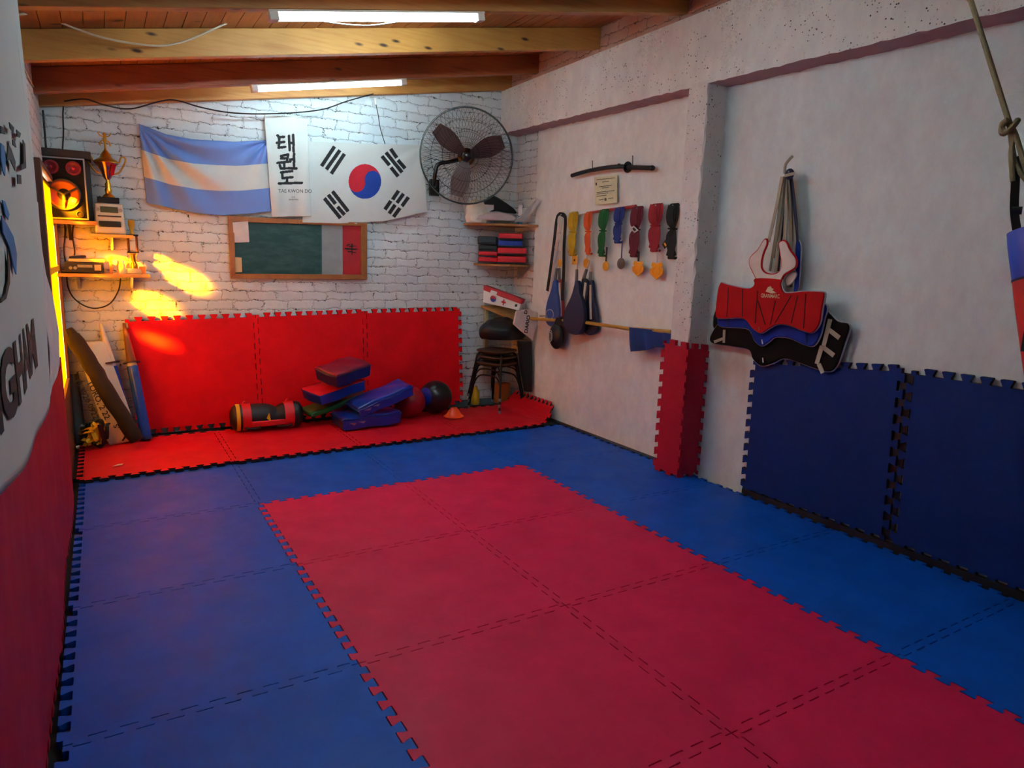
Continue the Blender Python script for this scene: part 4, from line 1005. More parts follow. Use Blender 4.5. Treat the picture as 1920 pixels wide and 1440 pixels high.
o = crumple((2.86, 1.86, .85), .26, (1.0, .75, .55), mat('black nylon', '0b0b0d', .5, bump=.6, bs=12), 'gym_bag', 'black soft bag slumped on top of the stacked stools', 'bag', 5, .28)
t = thing('black_jacket', (3.06, 1.66, .25), 'black jacket hanging down between the stools and the plaster wall', 'jacket')
jk = [P(975, 640, 1, 1.66), P(997, 640, 0, 3.08), P(998, 690, 0, 3.08), P(997, 735, 0, 3.08), P(988, 735, 0, 3.06), P(980, 690, 1, 1.66)]
MB().prism(jk, (-.01, .05, 0)).build('cloth', mat('black fabric', '0d0d10', .9, bump=.8, bs=14), t, bevel=.012, seg=2)
tag(MB().lathe((2.66, 2.07, .03), (0, 0, 1), [(.04, 0), (.045, .02), (.045, .14), (.02, .18), (.02, .20)]).build('yellow_bottle', mat('yellow plastic', 'c8a818', .4), smooth=True), 'yellow bottle on the floor behind the stools', 'bottle')
tag(MB().box((2.98, 2.04, .14), (.16, .10, .22), Euler((0, 0, .3))).build('cardboard_box', mat('orange cardboard', 'b0642a', .7), bevel=.006), 'orange brown box behind the legs of the stacked stools', 'box')

# ---------------------------------------------------------------- pole, hanging cloths and paddles
XW = 3.105
t = thing('wooden_pole', z3(960, 1130), 'yellowish wooden pole fixed along the right wall below the belts', 'pole')
MB().tube([P(975, 596, 0, 3.03), z3(530, 1073, 3.03), z3(960, 1135, 3.03), z3(1340, 1162, 3.0)], .016, 12).build('shaft', mat('pole wood', 'b08a30', .5, bump=.2), t, smooth=True)
for c_ in (z3(150, 1020, 3.03), z3(1300, 1160, 3.01)): MB().tube([c_, Vector((XW, c_.y, c_.z))], .007, 8).build('wall_hook', STEEL, t)
def clothprism(name, pts, m, th, label, cat, bevel=.008, tn=None, amp=.012):
    return tag(MB().prism(pts, th).build(name, m, bevel=bevel, seg=3), label, cat)
t = thing('folded_cloth', z8(640, 1345, 1.60), 'white cloth with a black printed word hanging over the end of the pole', 'cloth')
wp = [z8(575, 1095, 1.58), z8(690, 1085, 1.58), z8(765, 1110, 1.58), z8(765, 1195, 1.58), z8(740, 1260, 1.58), z8(715, 1345, 1.58), z8(610, 1260, 1.58), z8(550, 1205, 1.58)]
MB().prism(wp, (.02, .05, 0)).build('cloth_body', mat('pale pink cotton', 'e0cfc8', .9, bump=.3, bs=60), t, bevel=.012, seg=3)
text('DARIO', 'lettering', INK, lambda a_, c_: z8(681+a_*8-c_*38, 1208-a_*49-c_*8, 1.572), 1, t, .03)
text('D', 'lettering', INK, lambda a_, c_: z8(668+a_*9-c_*34, 1106-a_*46-c_*6, 1.572), 1, t, .03)
t = thing('blue_towel', z3(1140, 1330), 'dark blue towel folded over the right end of the pole', 'towel')
top = [(0, 962, 1122), (.5, 1140, 1140), (1, 1335, 1150)]; bot = [(0, 975, 1340), (.45, 1130, 1325), (.6, 1200, 1300), (.85, 1310, 1300), (1, 1335, 1240)]
def tw(u, v, back=0):
    a_, b__ = poly_at(top, u), poly_at(bot, u); x_, y_ = b__[0]+(a_[0]-b__[0])*v, b__[1]+(a_[1]-b__[1])*v
    p = z3(x_, y_, 3.0); p.x += -.012*math.sin(u*14+v*2)*(1.05-v)-.006*math.sin(u*31)*(1-v); return p
cloth('towel_front', tw, 50, 24, mat('towel blue', '12326e', .9, bump=.4, bs=120), None, t, .008)
cloth('towel_back', lambda u, v: tw(u, .25+.75*v)+Vector((.05*(1-v*.6)+.012, 0, 0)), 30, 14, mat('towel blue dark', '102a5c', .9), None, t, .008)
NV = mat('navy leather', '16233f', .45, bump=.3, bs=40); LBL = mat('light blue leather', '2c4f94', .45, bump=.3, bs=40); PRT = mat('print white', 'c8c4bc', .7)
def paddle(pts, x, th, m, label, h0, h1, ring=False, hang=None, print_=None):
    t = thing('kick_paddle', z3(*min(pts, key=lambda p: -p[1]), x), label, 'kick paddle', 'kick paddles hanging on the right wall')
    sp_ = smoothpath([z3(a_, b__, x) for a_, b__ in pts]+[z3(*pts[0], x)], 4)[:-1]
    MB().prism(sp_, (th, 0, 0)).build('paddle_head', m, t, bevel=.008, seg=3)
    MB().tube([z3(*h0, x+th/2), z3(*h1, x+th/2)], [.017, .013], 10).build('handle', mat('grey grip', '6a6a68', .6), t, smooth=True)
    if hang: MB().tube(smoothpath([z3(*h1, x+th/2)]+[z3(a_, b__, x+.02) for a_, b__ in hang]), .005, 6).build('wrist_cord', CREAM, t, smooth=True)
    if print_:
        for a_, b__ in print_: MB().ribbon([z3(*a_, x-.003), z3(*b__, x-.003)], .03, .003, (0, 1, 0)).build('printed_edge', PRT, t)
    return t
t = paddle([(272, 700), (300, 700), (306, 800), (320, 900), (325, 1000), (310, 1080), (255, 1115), (210, 1080), (203, 1000), (215, 900), (250, 790)], 3.04, .035, LBL, 'light blue kick paddle with a round emblem, hanging leftmost by the pole', (290, 720), (308, 590), hang=[(318, 540), (330, 440)])
MB().tube([z3(243+33*math.cos(k*PI/14), 1005+44*math.sin(k*PI/14), 3.037) for k in range(28)], .003, 5, closed=True).build('round_emblem', PRT, t)
t = paddle([(318, 700), (345, 700), (352, 860), (358, 1020), (350, 1040), (330, 1035), (322, 900), (305, 850)], 3.07, .03, mat('red edge leather', '8a2020', .5), 'narrow red paddle with a printed white edge behind the light blue one', (330, 720), (330, 590), hang=[(335, 540), (338, 440)], print_=[((330, 720), (342, 1020))])
paddle([(470, 705), (495, 708), (503, 800), (530, 880), (548, 980), (545, 1080), (515, 1165), (470, 1190), (415, 1172), (372, 1125), (362, 1050), (385, 950), (430, 850), (452, 780)], 2.99, .04, NV, 'large navy kick paddle hanging in front of the pole', (483, 725), (487, 600), hang=[(490, 560), (495, 470)])
paddle([(528, 690), (550, 680), (575, 710), (578, 800), (560, 950), (555, 1080), (545, 1150), (500, 1180), (505, 1000), (510, 850)], 3.035, .035, mat('dark leather', '12182a', .5), 'dark kick paddle with printed white edge, behind the large navy one', (545, 700), (575, 600), hang=[(590, 560), (603, 520)], print_=[((566, 720), (530, 1020))])
paddle([(590, 705), (622, 705), (636, 850), (655, 950), (667, 1060), (660, 1150), (620, 1190), (570, 1185), (545, 1130), (560, 1000), (582, 880)], 3.065, .035, mat('black blue leather', '0f1a3a', .5), 'dark blue kick paddle hanging rightmost, printed white edge', (605, 720), (612, 620), hang=[(612, 580), (605, 520)], print_=[((607, 740), (612, 1050))])
t = thing('hand_mitt', z3(310, 1305), 'round black hand mitt with pale emblem hanging under the pole', 'mitt')
mc = z3(305, 1200, 3.03)
MB().ball(mc, .13, (.4, .82, 1.0), 28).build('mitt_body', mat('black leather', '0d0e14', .45, bump=.3, bs=40), t, smooth=True)
MB().prism([z3(270, 1110, 3.01), z3(300, 1030, 3.01), z3(330, 1030, 3.01), z3(380, 1110, 3.01)], (.04, 0, 0)).build('cuff', BLACK, t, bevel=.008)
for rr in (.028, .045): MB().tube([mc+Vector((-.058+.010*0, rr*math.cos(a_)+.035, rr*1.3*math.sin(a_))) for a_ in [2*PI*k/18 for k in range(18 if rr > .03 else 13)]], .003, 5).build('emblem_ring', PRT, t)

# ---------------------------------------------------------------- belts and medals
def belt(name, pt, pb, wpx, m, label, nloops=3, pinch=.45, tail=None):
    T = z2(*pt, 3.075); B = z2(*pb, 3.075); wd = wpx/6*abs(P(1100, 400, 0, 3.075).y-P(1101, 400, 0, 3.075).y)*1.0
    t = thing('martial_arts_belt', B, label, 'belt', 'rolled belts hanging in a row on the right wall')
    n = 22
    for k in range(nloops):
        dx = -.012*k; pts = []; wsd = []
        for i in range(n+1):           # front run, top to bottom, then around and back up
            s_ = i/n; p = T.lerp(B, s_); q_ = math.exp(-((s_-pinch)/.07)**2)
            p.x += -.012-dx*-1*0-.006*k*(1-q_)-.010*math.sin(s_*PI)*(1-q_); p.y += (k-1)*wd*.22*(1-q_)*math.sin(s_*PI*2+.6)
            pts.append(p); wsd.append(wd*.66*(1-.36*q_))
        MB().ribbon(pts, wsd, .004, (0, 1, 0)).build('band', m, t)
    for s_, nm in ((0, 'top_fold'), (1, 'bottom_fold')):
        c_ = T.lerp(B, s_); sg = 1 if s_ == 0 else -1
        pts = [c_+Vector((-.012*math.cos(a_)-.006-.0, 0, sg*.014*math.sin(a_))) for a_ in [PI*i/8 for i in range(9)]]
        MB().ribbon(pts, wd*.66, .010, (0, 1, 0)).build(nm, m, t)
    c_ = T.lerp(B, pinch); d_ = (B-T).normalized()
    MB().tube([c_+Vector((-.018+.016*math.cos(a_), wd*.36*math.sin(a_), .002*math.sin(a_))) for a_ in [2*PI*i/16 for i in range(16)]], .008, 6, closed=True).build('tie', m, t, smooth=True)
    MB().cyl(T+Vector((.02, 0, -.01)), T+Vector((-.03, 0, .004)), .0035, n=8).build('nail', STEEL, t)
    return t
bc = lambda n_, c_: mat(n_, c_, .8, bump=.3, bs=200)
MAR, RBL, BBL = bc('maroon belt', '5e0e22'), bc('red belt', '8e1220'), bc('black belt', '0e0e10')
belt('b', (590, 845), (572, 1300), 92, bc('yellow belt', 'b8960e'), 'rolled yellow belt, leftmost coloured belt in the row')
belt('b', (755, 848), (755, 1285), 72, bc('orange belt', 'c8521e'), 'rolled orange belt between the yellow and green belts')
belt('b', (935, 815), (902, 1305), 82, bc('green belt', '0c5a24'), 'rolled green belt under the middle of the red rod')
belt('b', (1112, 795), (1080, 1155), 84, bc('blue belt', '12307a'), 'rolled blue belt, shorter than its neighbours')
t = belt('b', (1312, 785), (1265, 1310), 96, MAR, 'rolled maroon belt with a small white diamond patch')
MB().prism([z2(1210, 1010, 3.03), z2(1250, 980, 3.03), z2(1305, 1030, 3.03), z2(1260, 1060, 3.03)], (-.003, 0, 0)).build('diamond_patch', PRT, t)
MB().prism([z2(1235, 1012, 3.026), z2(1253, 998, 3.026), z2(1280, 1028, 3.026), z2(1258, 1042, 3.026)], (-.002, 0, 0)).build('patch_centre', BLACK, t)
belt('b', (1522, 755), (1500, 1250), 104, RBL, 'thick rolled dark red belt nearest the black one')
t = belt('b', (1716, 755), (1690, 1330), 84, BBL, 'rolled black belt hanging rightmost beside the pillar')
MB().ribbon([z2(1670, 1100, 3.05), z2(1625, 1160, 3.045), z2(1585, 1215, 3.05)], .045, .006, (0, 1, .8)).build('belt_end', BBL, t)
MB().ribbon([z2(1610, 1182, 3.040), z2(1598, 1198, 3.040)], .03, .003, (0, 1, .8)).build('gold_stitching', GOLDP, t)
t = thing('martial_arts_belt', z3(300, 880), 'long black belt hanging open in an arch over the white one', 'belt', 'rolled belts hanging in a row on the right wall')
pl = smoothpath([z3(222, 795, 3.07), z3(250, 600, 3.07), z3(285, 330, 3.07), z3(305, 160, 3.07), z3(325, 112, 3.07), z3(350, 106, 3.07), z3(375, 118, 3.07), z3(385, 170, 3.07), z3(372, 400, 3.07), z3(368, 650, 3.07), z3(355, 880, 3.07)], 6)
MB().ribbon(pl, .04, .006, (0, 1, .05)).build('band', BBL, t)
MB().cyl(z3(345, 112, 3.10), z3(345, 106, 3.04), .004, n=8).build('nail', STEEL, t)
# white belt inside it
t = thing('martial_arts_belt', z3(310, 430), 'folded white belt hanging inside the black arch', 'belt', 'rolled belts hanging in a row on the right wall')
WB_ = bc('white belt', 'd0ccc6')
MB().tube(smoothpath([z3(335, 250, 3.06), z3(320, 190, 3.06), z3(322, 140, 3.06), z3(335, 122, 3.06), z3(347, 140, 3.06), z3(348, 200, 3.06), z3(335, 260, 3.06)]), .007, 8).build('upper_loop', WB_, t, smooth=True)
for k, (xa, xb) in enumerate(((318, 292), (328, 310), (336, 330), (345, 345))): MB().ribbon(smoothpath([z3(330, 270, 3.055), z3(xa, 320, 3.05-.004*k), z3(xb, 400, 3.05-.004*k), z3(xb+6, 430, 3.055)]), .018, .004, (0, 1, 0)).build('lower_loop', WB_, t)
MB().tube([z3(330, 272, 3.055)+Vector((.012*math.cos(a_), .018*math.sin(a_), 0)) for a_ in [2*PI*i/14 for i in range(14)]], .006, 6, closed=True).build('tie', WB_, t)
def medal(c, w_, h_, kind, m, rib, rtop, label, rm, x=3.07):
    C0 = z3(*c, x); sc = abs(P(1100, 450, 0, x).y-P(1101, 450, 0, x).y)/4.8; W2 = w_*sc/2; szc = abs(P(1100, 450, 0, x).z-P(1100, 451, 0, x).z)/4.8; H2 = h_*szc/2
    t = thing('medal', C0-Vector((0, 0, H2)), label, 'medal', 'medals hanging from the rolled belts')
    if kind == 'round': pts = [(math.cos(a_), math.sin(a_)) for a_ in [2*PI*k/24 for k in range(24)]]
    elif kind == 'square': pts = [(-1, -1), (1, -1), (1, 1), (-1, 1)]
    else: pts = [(-.7, 1), (-.85, .55), (-.6, .45), (-1, .2), (-.9, -.35), (0, -1), (.9, -.35), (1, .2), (.6, .45), (.85, .55), (.7, 1), (0, .85)]
    o_ = MB().prism([C0+Vector((0, -a_*W2, b__*H2)) for a_, b__ in pts], (-.006, 0, 0)).build('disc', m, t, bevel=.0015)
    if kind != 'square': MB().tube([C0+Vector((-.007, .55*W2*math.cos(a_), .45*H2*math.sin(a_))) for a_ in [2*PI*k/16 for k in range(16)]], .002, 5, closed=True).build('raised_ring', m, o_)
    else: MB().ball(C0+Vector((-.006, 0, 0)), .012, (.4, .7, 1)).build('raised_figure', INK, o_)
    MB().ribbon([C0+Vector((-.003, 0, H2*.95)), z3(*rtop, x-.01)], rm[1], .003, (0, 1, 0)).build('neck_ribbon', rm[0], t)
WR = bc('pale ribbon', 'b8c0c8')
medal((470, 518), 48, 80, 'square', GOLDP, 0, (475, 460), 'square gold medal hanging from the yellow belt', (bc('yellow ribbon', 'a8901a'), .012))
medal((574, 545), 52, 88, 'round', GOLDP, 0, (585, 450), 'round gold medal hanging from the orange belt', (WR, .012))
medal((750, 572), 50, 84, 'round', GOLDP, 0, (758, 400), 'small gold medal on a dark ribbon under the green belt', (INK, .018))
medal((888, 548), 60, 96, 'round', mat('dark silver', '6a6660', .35, .8, bump=.5, bs=120), 0, (897, 340), 'dark silver oval medal hanging from the blue belt', (bc('blue ribbon', '1a2c6a'), .012))
medal((1040, 596), 86, 128, 'shield', GOLDP, 0, (1045, 440), 'shield shaped gold medal hanging from the maroon belt', (INK, .022))
medal((1208, 616), 92, 140, 'shield', GOLDP, 0, (1218, 420), 'largest gold shield medal, hanging from the thick dark red belt', (WR, .016))
medal((336, 545), 34, 75, 'round', GOLDP, 0, (330, 430), 'small gold medal hanging from the white belt', (WR, .03), 3.05)

# ---------------------------------------------------------------- sword, certificate, red rod
t = thing('short_sword', z2(1000, 430), 'black sheathed short sword resting on two pegs on the right wall', 'sword')
MB().tube(smoothpath([z2(556, 415), z2(650, 385), z2(790, 352), z2(950, 325), z2(1100, 312), z2(1170, 318)]), [.019]*41, 12).build('scabbard', BLACKG, t, smooth=True)
MB().tube([z2(1185, 322), z2(1300, 326), z2(1460, 330)], [.019, .018, .019], 12).build('grip', mat('wrapped black grip', '1a1614', .7, bump=1, bs=150), t, smooth=True)
MB().lathe(z2(1182, 321), z2(1300, 326)-z2(1182, 321), [(.001, -.004), (.045, -.004), (.047, 0), (.045, .004), (.001, .004)], 24).build('guard', BLACKG, t, smooth=True)
MB().lathe(z2(1460, 330), z2(1460, 330)-z2(1300, 326), [(.021, -.01), (.022, 0), (.018, .012), (.001, .013)], 16).build('pommel', BLACKG, t, smooth=True)
MB().ball(z2(1085, 300), .02, (1, 1, .8), 14).build('scabbard_knob', BLACKG, t, smooth=True)
for x_, y0, y1 in ((785, 245, 335), (1238, 190, 300)):
    MB().tube([z2(x_, y1+20, XW), z2(x_, y1+15, 3.045), z2(x_, y0, 3.045)], .004, 6).build('peg', mat('iron', '2a2422', .6), t)
t = thing('certificate', z2(940, 745), 'cream paper certificate pinned below the short sword', 'certificate')
cq = [z2(808, 435, 3.095), z2(1065, 412, 3.095), z2(1065, 720, 3.095), z2(818, 745, 3.095)]
MB().prism(cq, (-.004, 0, 0)).build('sheet', mat('cream paper', 'cfcba8', .7), t)
def cu_(u, v): return (cq[3]*(1-u)+cq[2]*u)*(1-v)+(cq[0]*(1-u)+cq[1]*u)*v+Vector((-.0055, 0, 0))
GI = mat('grey ink', '5a5848', .8)
for u0, u1, v in ((.12, .92, .90), (.36, .66, .80), (.22, .78, .64), (.34, .66, .58), (.10, .90, .44), (.10, .62, .38), (.08, .55, .30), (.2, .42, .16), (.62, .85, .18)):
    MB().ribbon([cu_(u0, v), cu_(u1, v+.01)], .006, .0008, (0, 0, 1)).build('text_line', GI, t)
MB().prism([cu_(.5+.05*math.cos(a_), .16+.06*math.sin(a_)) for a_ in [2*PI*k/14 for k in range(14)]], (-.001, 0, 0)).build('seal', GI, t)
MB().prism([cu_(.07, .70), cu_(.12, .70), cu_(.12, .80), cu_(.07, .80)], (-.001, 0, 0)).build('crest', INK, t)
t = thing('red_rod', z2(1000, 800), 'thin red rod slanting along the wall behind the coloured belts', 'rod')
MB().tube([z2(600, 860, 3.09), z2(730, 838, 3.09)], .005, 6).build('pale_string', CREAM, t)
MB().tube([z2(725, 835, 3.09), z2(1275, 762, 3.09)], [.010, .016], 8).build('rod_body', mat('red lacquer', '9a2a26', .4), t)

# ---------------------------------------------------------------- chest protectors
SIV = mat('silver piping', 'a8aab4', .4, .3)
def vest(pts, x, th, m, label, seams=(), bev=.016, pipe=SIV, parent=None):
    t = parent or thing('chest_protector', z5(*max(pts, key=lambda p: p[1]), x), label, 'chest protector', 'chest protectors hanging from one nail')
    sp_ = smoothpath([z5(a_, b__, x) for a_, b__ in pts]+[z5(*pts[0], x)], 4)[:-1]
    MB().prism(sp_, (-th, 0, 0)).build('padded_front', m, t, bevel=bev, seg=4)
    MB().tube([p-Vector((th*.5, 0, 0)) for p in sp_], .006, 6, closed=True).build('piping', pipe, t, smooth=True)
    for a_, b__ in seams: MB().tube([z5(*a_, x-th-.001), z5(*b__, x-th-.001)], .0035, 5).build('seam', mat('seam', '4a060c' if m is VR else '10163a', .6), t)
    return t
VR = mat('vest red', 'b00c14', .65, bump=.3, bs=18, spec=.15); VB = mat('vest blue', '14308e', .65, bump=.3, bs=18, spec=.15); VK = mat('vest black', '100e0e', .7, bump=.4, bs=18, spec=.12)
VW = mat('vest white', 'cfc8c4', .5, bump=.3, bs=18)
STR = [mat('khaki strap', '7c7866', .8, bump=.4, bs=100), mat('pale strap', 'a8a290', .8, bump=.4, bs=100), mat('dark blue strap', '12183a', .7)]
t = vest([(205, 1060), (140, 1140), (122, 1215), (250, 1240), (355, 1262), (380, 1318), (430, 1360), (500, 1345), (570, 1315), (650, 1335), (760, 1375), (850, 1395), (900, 1350), (945, 1220), (972, 1112), (900, 1088), (850, 1040), (790, 1000), (500, 980)],
         3.085, .032, VK, 'black chest protector with pale straps, rearmost of those hanging on the nail')
for a_, b__ in (((832, 1140), (896, 1190)), ((800, 1250), (862, 1298)), ((128, 1215), (180, 1195)), ((190, 1140), (187, 1220)), ((770, 1350), (795, 1405)), ((790, 1240), (757, 1350)), ((840, 1075), (800, 1240))):
    MB().ribbon([z5(*a_, 3.045), z5(*b__, 3.045)], .028 if a_[0] > 700 else .02, .004, (0, 1, 1) if abs(a_[0]-b__[0]) > abs(a_[1]-b__[1]) else (0, 1, 0)).build('strap_end', STR[1], t)
MB().tube([z5(425, 1312, 3.045), z5(428, 1342, 3.045)], .004, 5).build('white_label', WHITE, t)
vest([(128, 1060), (150, 1000), (175, 1000), (180, 1130), (130, 1130)], 3.098, .01, VK, '', bev=.003, parent=t)
t = vest([(165, 1040), (162, 1090), (185, 1120), (330, 1130), (368, 1160), (388, 1205), (430, 1238), (475, 1215), (515, 1185), (600, 1190), (690, 1228), (750, 1238), (790, 1180), (815, 1080), (832, 1010), (800, 980), (600, 960), (300, 960)],
         3.05, .028, VB, 'blue chest protector layered between the red one and the black one', (((215, 1060), (212, 1120)), ((690, 1150), (695, 1225))))
MB().tube([z5(420, 1200, 3.015), z5(425, 1228, 3.015)], .004, 5).build('white_label', WHITE, t)
t = vest([(185, 850), (167, 905), (155, 1050), (190, 1070), (300, 1066), (345, 1085), (378, 1130), (430, 1160), (480, 1132), (530, 1106), (600, 1112), (690, 1146), (748, 1155), (790, 1100), (805, 1010), (820, 925), (800, 908), (690, 905), (600, 915), (568, 905), (553, 860), (550, 832), (400, 825), (392, 862), (368, 885), (320, 885), (230, 865)],
         3.015, .032, VR, 'red chest protector with white collar, frontmost on the nail', (((215, 880), (205, 1060)), ((300, 890), (300, 1060)), ((395, 900), (378, 1100)), ((395, 960), (440, 1110)), ((600, 930), (500, 1100)), ((640, 930), (600, 1100)), ((690, 920), (675, 1130)), ((505, 960), (470, 1110))))
col_ = [(400, 828), (376, 780), (360, 742), (362, 700), (410, 650), (440, 600), (458, 587), (462, 615), (440, 670), (428, 725), (432, 770), (462, 797), (510, 800), (542, 783), (555, 740), (546, 660), (540, 612), (560, 597), (582, 606), (602, 650), (640, 705), (640, 752), (610, 775), (570, 800), (550, 835)]
sp_ = smoothpath([z5(a_, b__, 3.01) for a_, b__ in col_], 4)
cw = MB().prism(sp_, (-.024, 0, 0)).build('white_collar', VW, t, bevel=.010, seg=3)
MB().tube([p-Vector((.014, 0, 0)) for p in sp_], .008, 6).build('collar_piping', VR, cw, smooth=True)
text('GRANMARC', 'brand_lettering', mat('pale print', 'd8c0a0', .6), lambda a_, c_: z5(472+a_*21, 944-c_*34+a_*1.0, 2.979), 1, t, .01)
for nm, pg in (('emblem_body', [(445, 905), (458, 880), (475, 872), (482, 885), (495, 890), (485, 900), (512, 915), (480, 918)]), ('emblem_wing', [(450, 900), (470, 895), (500, 905), (475, 912)])):
    MB().prism([z5(a_, b__, 2.981) for a_, b__ in pg], (-.002, 0, 0)).build(nm, mat('pale emblem', 'd8c0a0', .6), t)
MB().tube([z5(402, 1122, 2.978), z5(405, 1145, 2.978)], .004, 5).build('label_tab', mat('orange tab', 'c86a3a', .6), t)
# the blue vest's collar seen behind
vest([(645, 585), (668, 620), (665, 760), (655, 880), (635, 915), (628, 900), (640, 760), (638, 640)], 3.07, .02, VB, 'narrow dark blue collar edge of a vest behind the straps', bev=.006)
vest([(570, 830), (600, 790), (632, 785), (636, 810), (610, 850), (580, 865)], 3.04, .016, VW, 'small white collar pad peeping out beside the red vest', bev=.006)
strap_parts = []
for k, (a_, b__, m, wd_) in enumerate((((545, 200), (462, 600), 1, .03), ((555, 200), (490, 700), 0, .03), ((560, 200), (505, 790), 0, .025), ((565, 195), (560, 600), 1, .032), ((578, 200), (600, 600), 0, .03), ((600, 200), (640, 620), 2, .026), ((570, 210), (520, 780), 2, .02), ((590, 210), (630, 760), 1, .03), ((585, 210), (600, 880), 0, .028), ((548, 220), (470, 780), 0, .02))):
    xx = 3.02+.006*k; o = MB().ribbon(smoothpath([z5(*a_, xx), z5((a_[0]+b__[0])/2+4, (a_[1]+b__[1])/2, xx-.01), z5(*b__, xx+.005)]), wd_, .004, (.3, 1, 0)).build('hanging_strap', STR[m])
    strap_parts.append(o)
t = thing('strap_bundle', z5(580, 200, 3.03), 'bundle of khaki and dark straps tied to a nail above the chest protectors', 'straps')
for o in strap_parts: o.parent = t; o.location = o.location-t.location
MB().ball(z5(590, 185, 3.03), .035, (.7, .9, 1), 18).build('dark_wrap', STR[2], t, smooth=True)
MB().ribbon([z5(560, 195, 2.995), z5(620, 180, 2.995)], .018, .004, (0, 0, 1)).build('pale_wrap', STR[1], t)
MB().tube(smoothpath([z5(560, 180, 3.02), z5(565, 130, 3.0), z5(590, 95, 3.0), z5(608, 76, 3.02)]), .009, 8).build('cord_end', STR[1], t, smooth=True)
MB().tube([z5(585, 185, XW+.02), z5(585, 170, 3.0)], .005, 8).build('nail', STEEL, t)

# ---------------------------------------------------------------- punching bag at right
t = thing('punching_bag', P(1950, 700, 0, 2.0), 'blue and red punching bag hanging at the right edge of the photo', 'punching bag')
ea, eb = P(1885, 418, 0, 2.0), P(1924, 720, 0, 2.0)
dv = (CAM-ea); dv.z = 0; sd = Vector((-dv.y, dv.x, 0)).normalized(); sd = sd if sd.y < 0 else -sd
rb = .135; axd = (eb-ea).normalized(); ca = ea+sd*rb
RED2 = mat('orange red canvas', 'c8281c', .45, bump=.3, bs=16); BLU2 = mat('blue canvas', '1746b0', .45, bump=.3, bs=16)
def prof(s_): return rb*(1-.05*s_) if s_ > .01 else rb*.96
MB().tube([ca+axd*s_ for s_ in (0, .01, .06, .12, .18)], [rb*.2, rb*.98, rb, rb, rb], 32).build('blue_top', BLU2, t, smooth=True)
MB().tube([ca+axd*s_ for s_ in (.18, .3, .5, .7, .9, .97, 1.0)], [rb, rb*1.01, rb, rb*.98, rb*.93, rb*.8, rb*.3], 32).build('red_body', RED2, t, smooth=True)
MB().tube([ca+axd*s_ for s_ in (.176, .184)], rb*1.012, 32).build('stitched_band', STR[2], t, smooth=True)
kn = P(1893, 232, 0, 2.0); hk = P(1905, 300, 0, 2.0)
ga = P(1902, 395, 0, 1.98)
for off in (0, .2): MB().ribbon(smoothpath([hk+Vector((0, 0, .01)), hk.lerp(ga, .5)+sd*off*.4, ga+sd*off*1.0, ga+sd*off+axd*.08-dv.normalized()*-.0]), .026, .006, sd).build('hanging_loop', VINK, t)
MB().tube([ga-sd*.008, ga+sd*.022], .014, 10).build('buckle', BLACK, t)
lg = P(1916, 640, 0, 1.94); MB().box(lg+sd*.03, (.01, .06, .07)).build('printed_mark', INK, t)
t = thing('hanging_rope', kn, 'knotted rope carrying the punching bag from the ceiling', 'rope')
ROPE = mat('hemp rope', '857455', .85, bump=1, bs=150)
r0 = P(1820, 0, 0, 2.0); topr = Vector((2.02, -2.365, 3.2))
MB().tube([kn, kn.lerp(r0, .5), r0, topr], .0095, 8).build('rope_line', ROPE, t, smooth=True)
b = MB(); b.tube([kn+Vector((.018*math.cos(a_), .022*math.sin(a_), .02*math.sin(a_*1.5)-.01)) for a_ in [2*PI*i/20 for i in range(31)]], .010, 8)
b.build('knot', ROPE, t, smooth=True)
MB().tube(smoothpath([kn, P(1898, 262, 0, 2.0), P(1896, 295, 0, 1.99), P(1899, 340, 0, 1.985)]), .009, 8).build('rope_tail', ROPE, t, smooth=True)
MB().tube(smoothpath([kn, P(1905, 255, 0, 2.0), P(1918, 300, 0, 2.0), P(1930, 340, 0, 2.0), P(1912, 322, 0, 2.0), P(1900, 290, 0, 2.0), kn]), .009, 8).build('rope_loop', ROPE, t, smooth=True)

# ---------------------------------------------------------------- banners on the left wall
hem = [P(x_, y_, 0, -.96) for x_, y_ in ((92, 735), (91, 765), (82, 795), (68, 822), (43, 878), (0, 935))]
hs = smoothpath(hem, 8); _u0 = [0, .06, .16, .28, .5, .75]
hp = [(_u0[i//8]+((_u0[min(i//8+1, 5)]-_u0[i//8])*(i % 8)/8), p.y, p.z) for i, p in enumerate(hs)]+[(1, -3.7, hem[5].z+.03)]
_old = [(0, hem[0].y, hem[0].z), (.06, hem[1].y, hem[1].z), (.16, hem[2].y, hem[2].z), (.28, hem[3].y, hem[3].z), (.5, hem[4].y, hem[4].z), (.75, hem[5].y, hem[5].z), (1, -3.7, hem[5].z+.03)]
tp = [(0, P(14, 8, 0, -.96).y, 2.43), (.06, -1.35, 2.43), (.16, -1.5, 2.43), (.28, -1.7, 2.43), (.5, -2.2, 2.43), (.75, -2.8, 2.43), (1, -3.7, 2.43)]
mid = P(77, 470, 0, -.96)
def ban(u, v):
    a_, b__ = poly_at(tp, u), poly_at(hp, u); y_ = b__[0]+(a_[0]-b__[0])*v; z_ = b__[1]+(a_[1]-b__[1])*v
    if u < .3: y_ += (mid.y-(hp[0][1]+(tp[0][1]-hp[0][1])*((mid.z-hp[0][2])/(2.43-hp[0][2]))))*math.sin(PI*min(1, v*1.0))*(1-u/.3)
    return Vector((-.962+.004*math.sin(y_*7+v), y_, z_))
t = thing('large_banner', ban(.4, 0), 'large white banner with black lettering hanging on the left wall by the viewer', 'banner')
cloth('banner_cloth', ban, 200, 60, CLOTHW, None, t, .003)
def onw(y_, z_): return Vector((-.962+.004*math.sin(y_*7+.4)+.004, y_, z_))
text('HURLINGHAM', 'lettering', INK, lambda a_, c_: onw(-2.87+a_*.298, 1.238+c_*.19), 1, t, .04, sub=1)
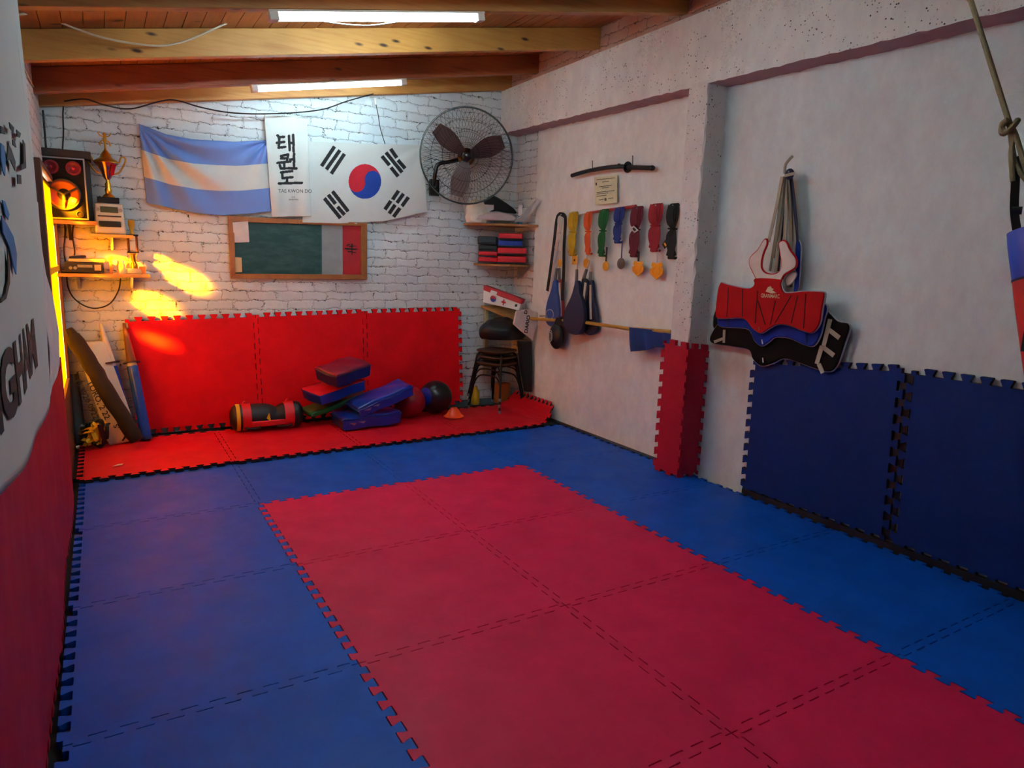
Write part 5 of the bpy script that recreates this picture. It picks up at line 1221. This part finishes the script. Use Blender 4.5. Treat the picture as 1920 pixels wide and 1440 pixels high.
MB().tube([Vector((-.97, P(14, 8, 0, -.96).y+.01, 2.44)), Vector((-.97, -3.7, 2.44))], .012, 10).build('top_rod', WHITEP, t)
BLP = mat('print blue', '1f6fae', .8)
for pg, m, nm in (([(16, 229), (25, 239), (24, 248), (18, 241)], INK, 'printed_stroke'), ([(14, 268), (20, 280), (28, 304), (27, 320), (18, 300), (11, 300)], INK, 'printed_stroke'),
              ([(30, 243), (38, 250), (36, 258), (31, 256)], INK, 'printed_stroke'), ([(22, 262), (28, 260), (27, 266), (29, 277), (23, 272)], INK, 'printed_stroke'),
              ([(42, 262), (46, 270), (48, 315), (38, 319), (39, 309), (43, 306)], INK, 'printed_stroke'), ([(31, 327), (38, 328), (39, 345), (32, 345)], INK, 'printed_stroke'),
              ([(0, 236), (6, 240), (9, 252), (0, 250)], INK, 'printed_stroke'),
              ([(0, 268), (6, 274), (9, 300), (8, 330), (4, 322), (0, 296)], BLP, 'printed_figure'), ([(3, 375), (8, 378), (16, 402), (14, 412), (8, 402)], BLP, 'printed_figure'),
              ([(1, 404), (10, 418), (24, 444), (30, 476), (29, 515), (24, 500), (16, 462), (4, 436)], BLP, 'printed_figure'),
              ([(12, 462), (17, 490), (17, 530), (10, 560), (0, 568), (0, 560), (8, 552), (13, 526), (13, 492)], INK, 'printed_arc')):
    q_ = [P(a_, b__, 0, -.953) for a_, b__ in pg]; MB().prism(q_, (.002, 0, 0)).build(nm, m, t)
e2 = [P(x_, y_, 0, -.975) for x_, y_ in ((113, 697), (116, 680), (114, 620), (104, 560), (91, 515), (84, 470), (80, 430), (76, 380))]
def ban2(u, v):
    i = v*(len(e2)-1); k = min(int(i), len(e2)-2); p = e2[k].lerp(e2[k+1], i-k)
    y_ = p.y-.0-u*.75; z_ = p.z-.0
    return Vector((-.985+.002*math.sin(u*9), y_, z_))
tag(cloth('plain_cloth', ban2, 16, 40, mat('pinkish white cloth', 'd6cccc', .9, bump=.2, bs=200), None, None, .003), 'plain pinkish white cloth with a rounded edge behind the large banner, beside the amber door', 'cloth')
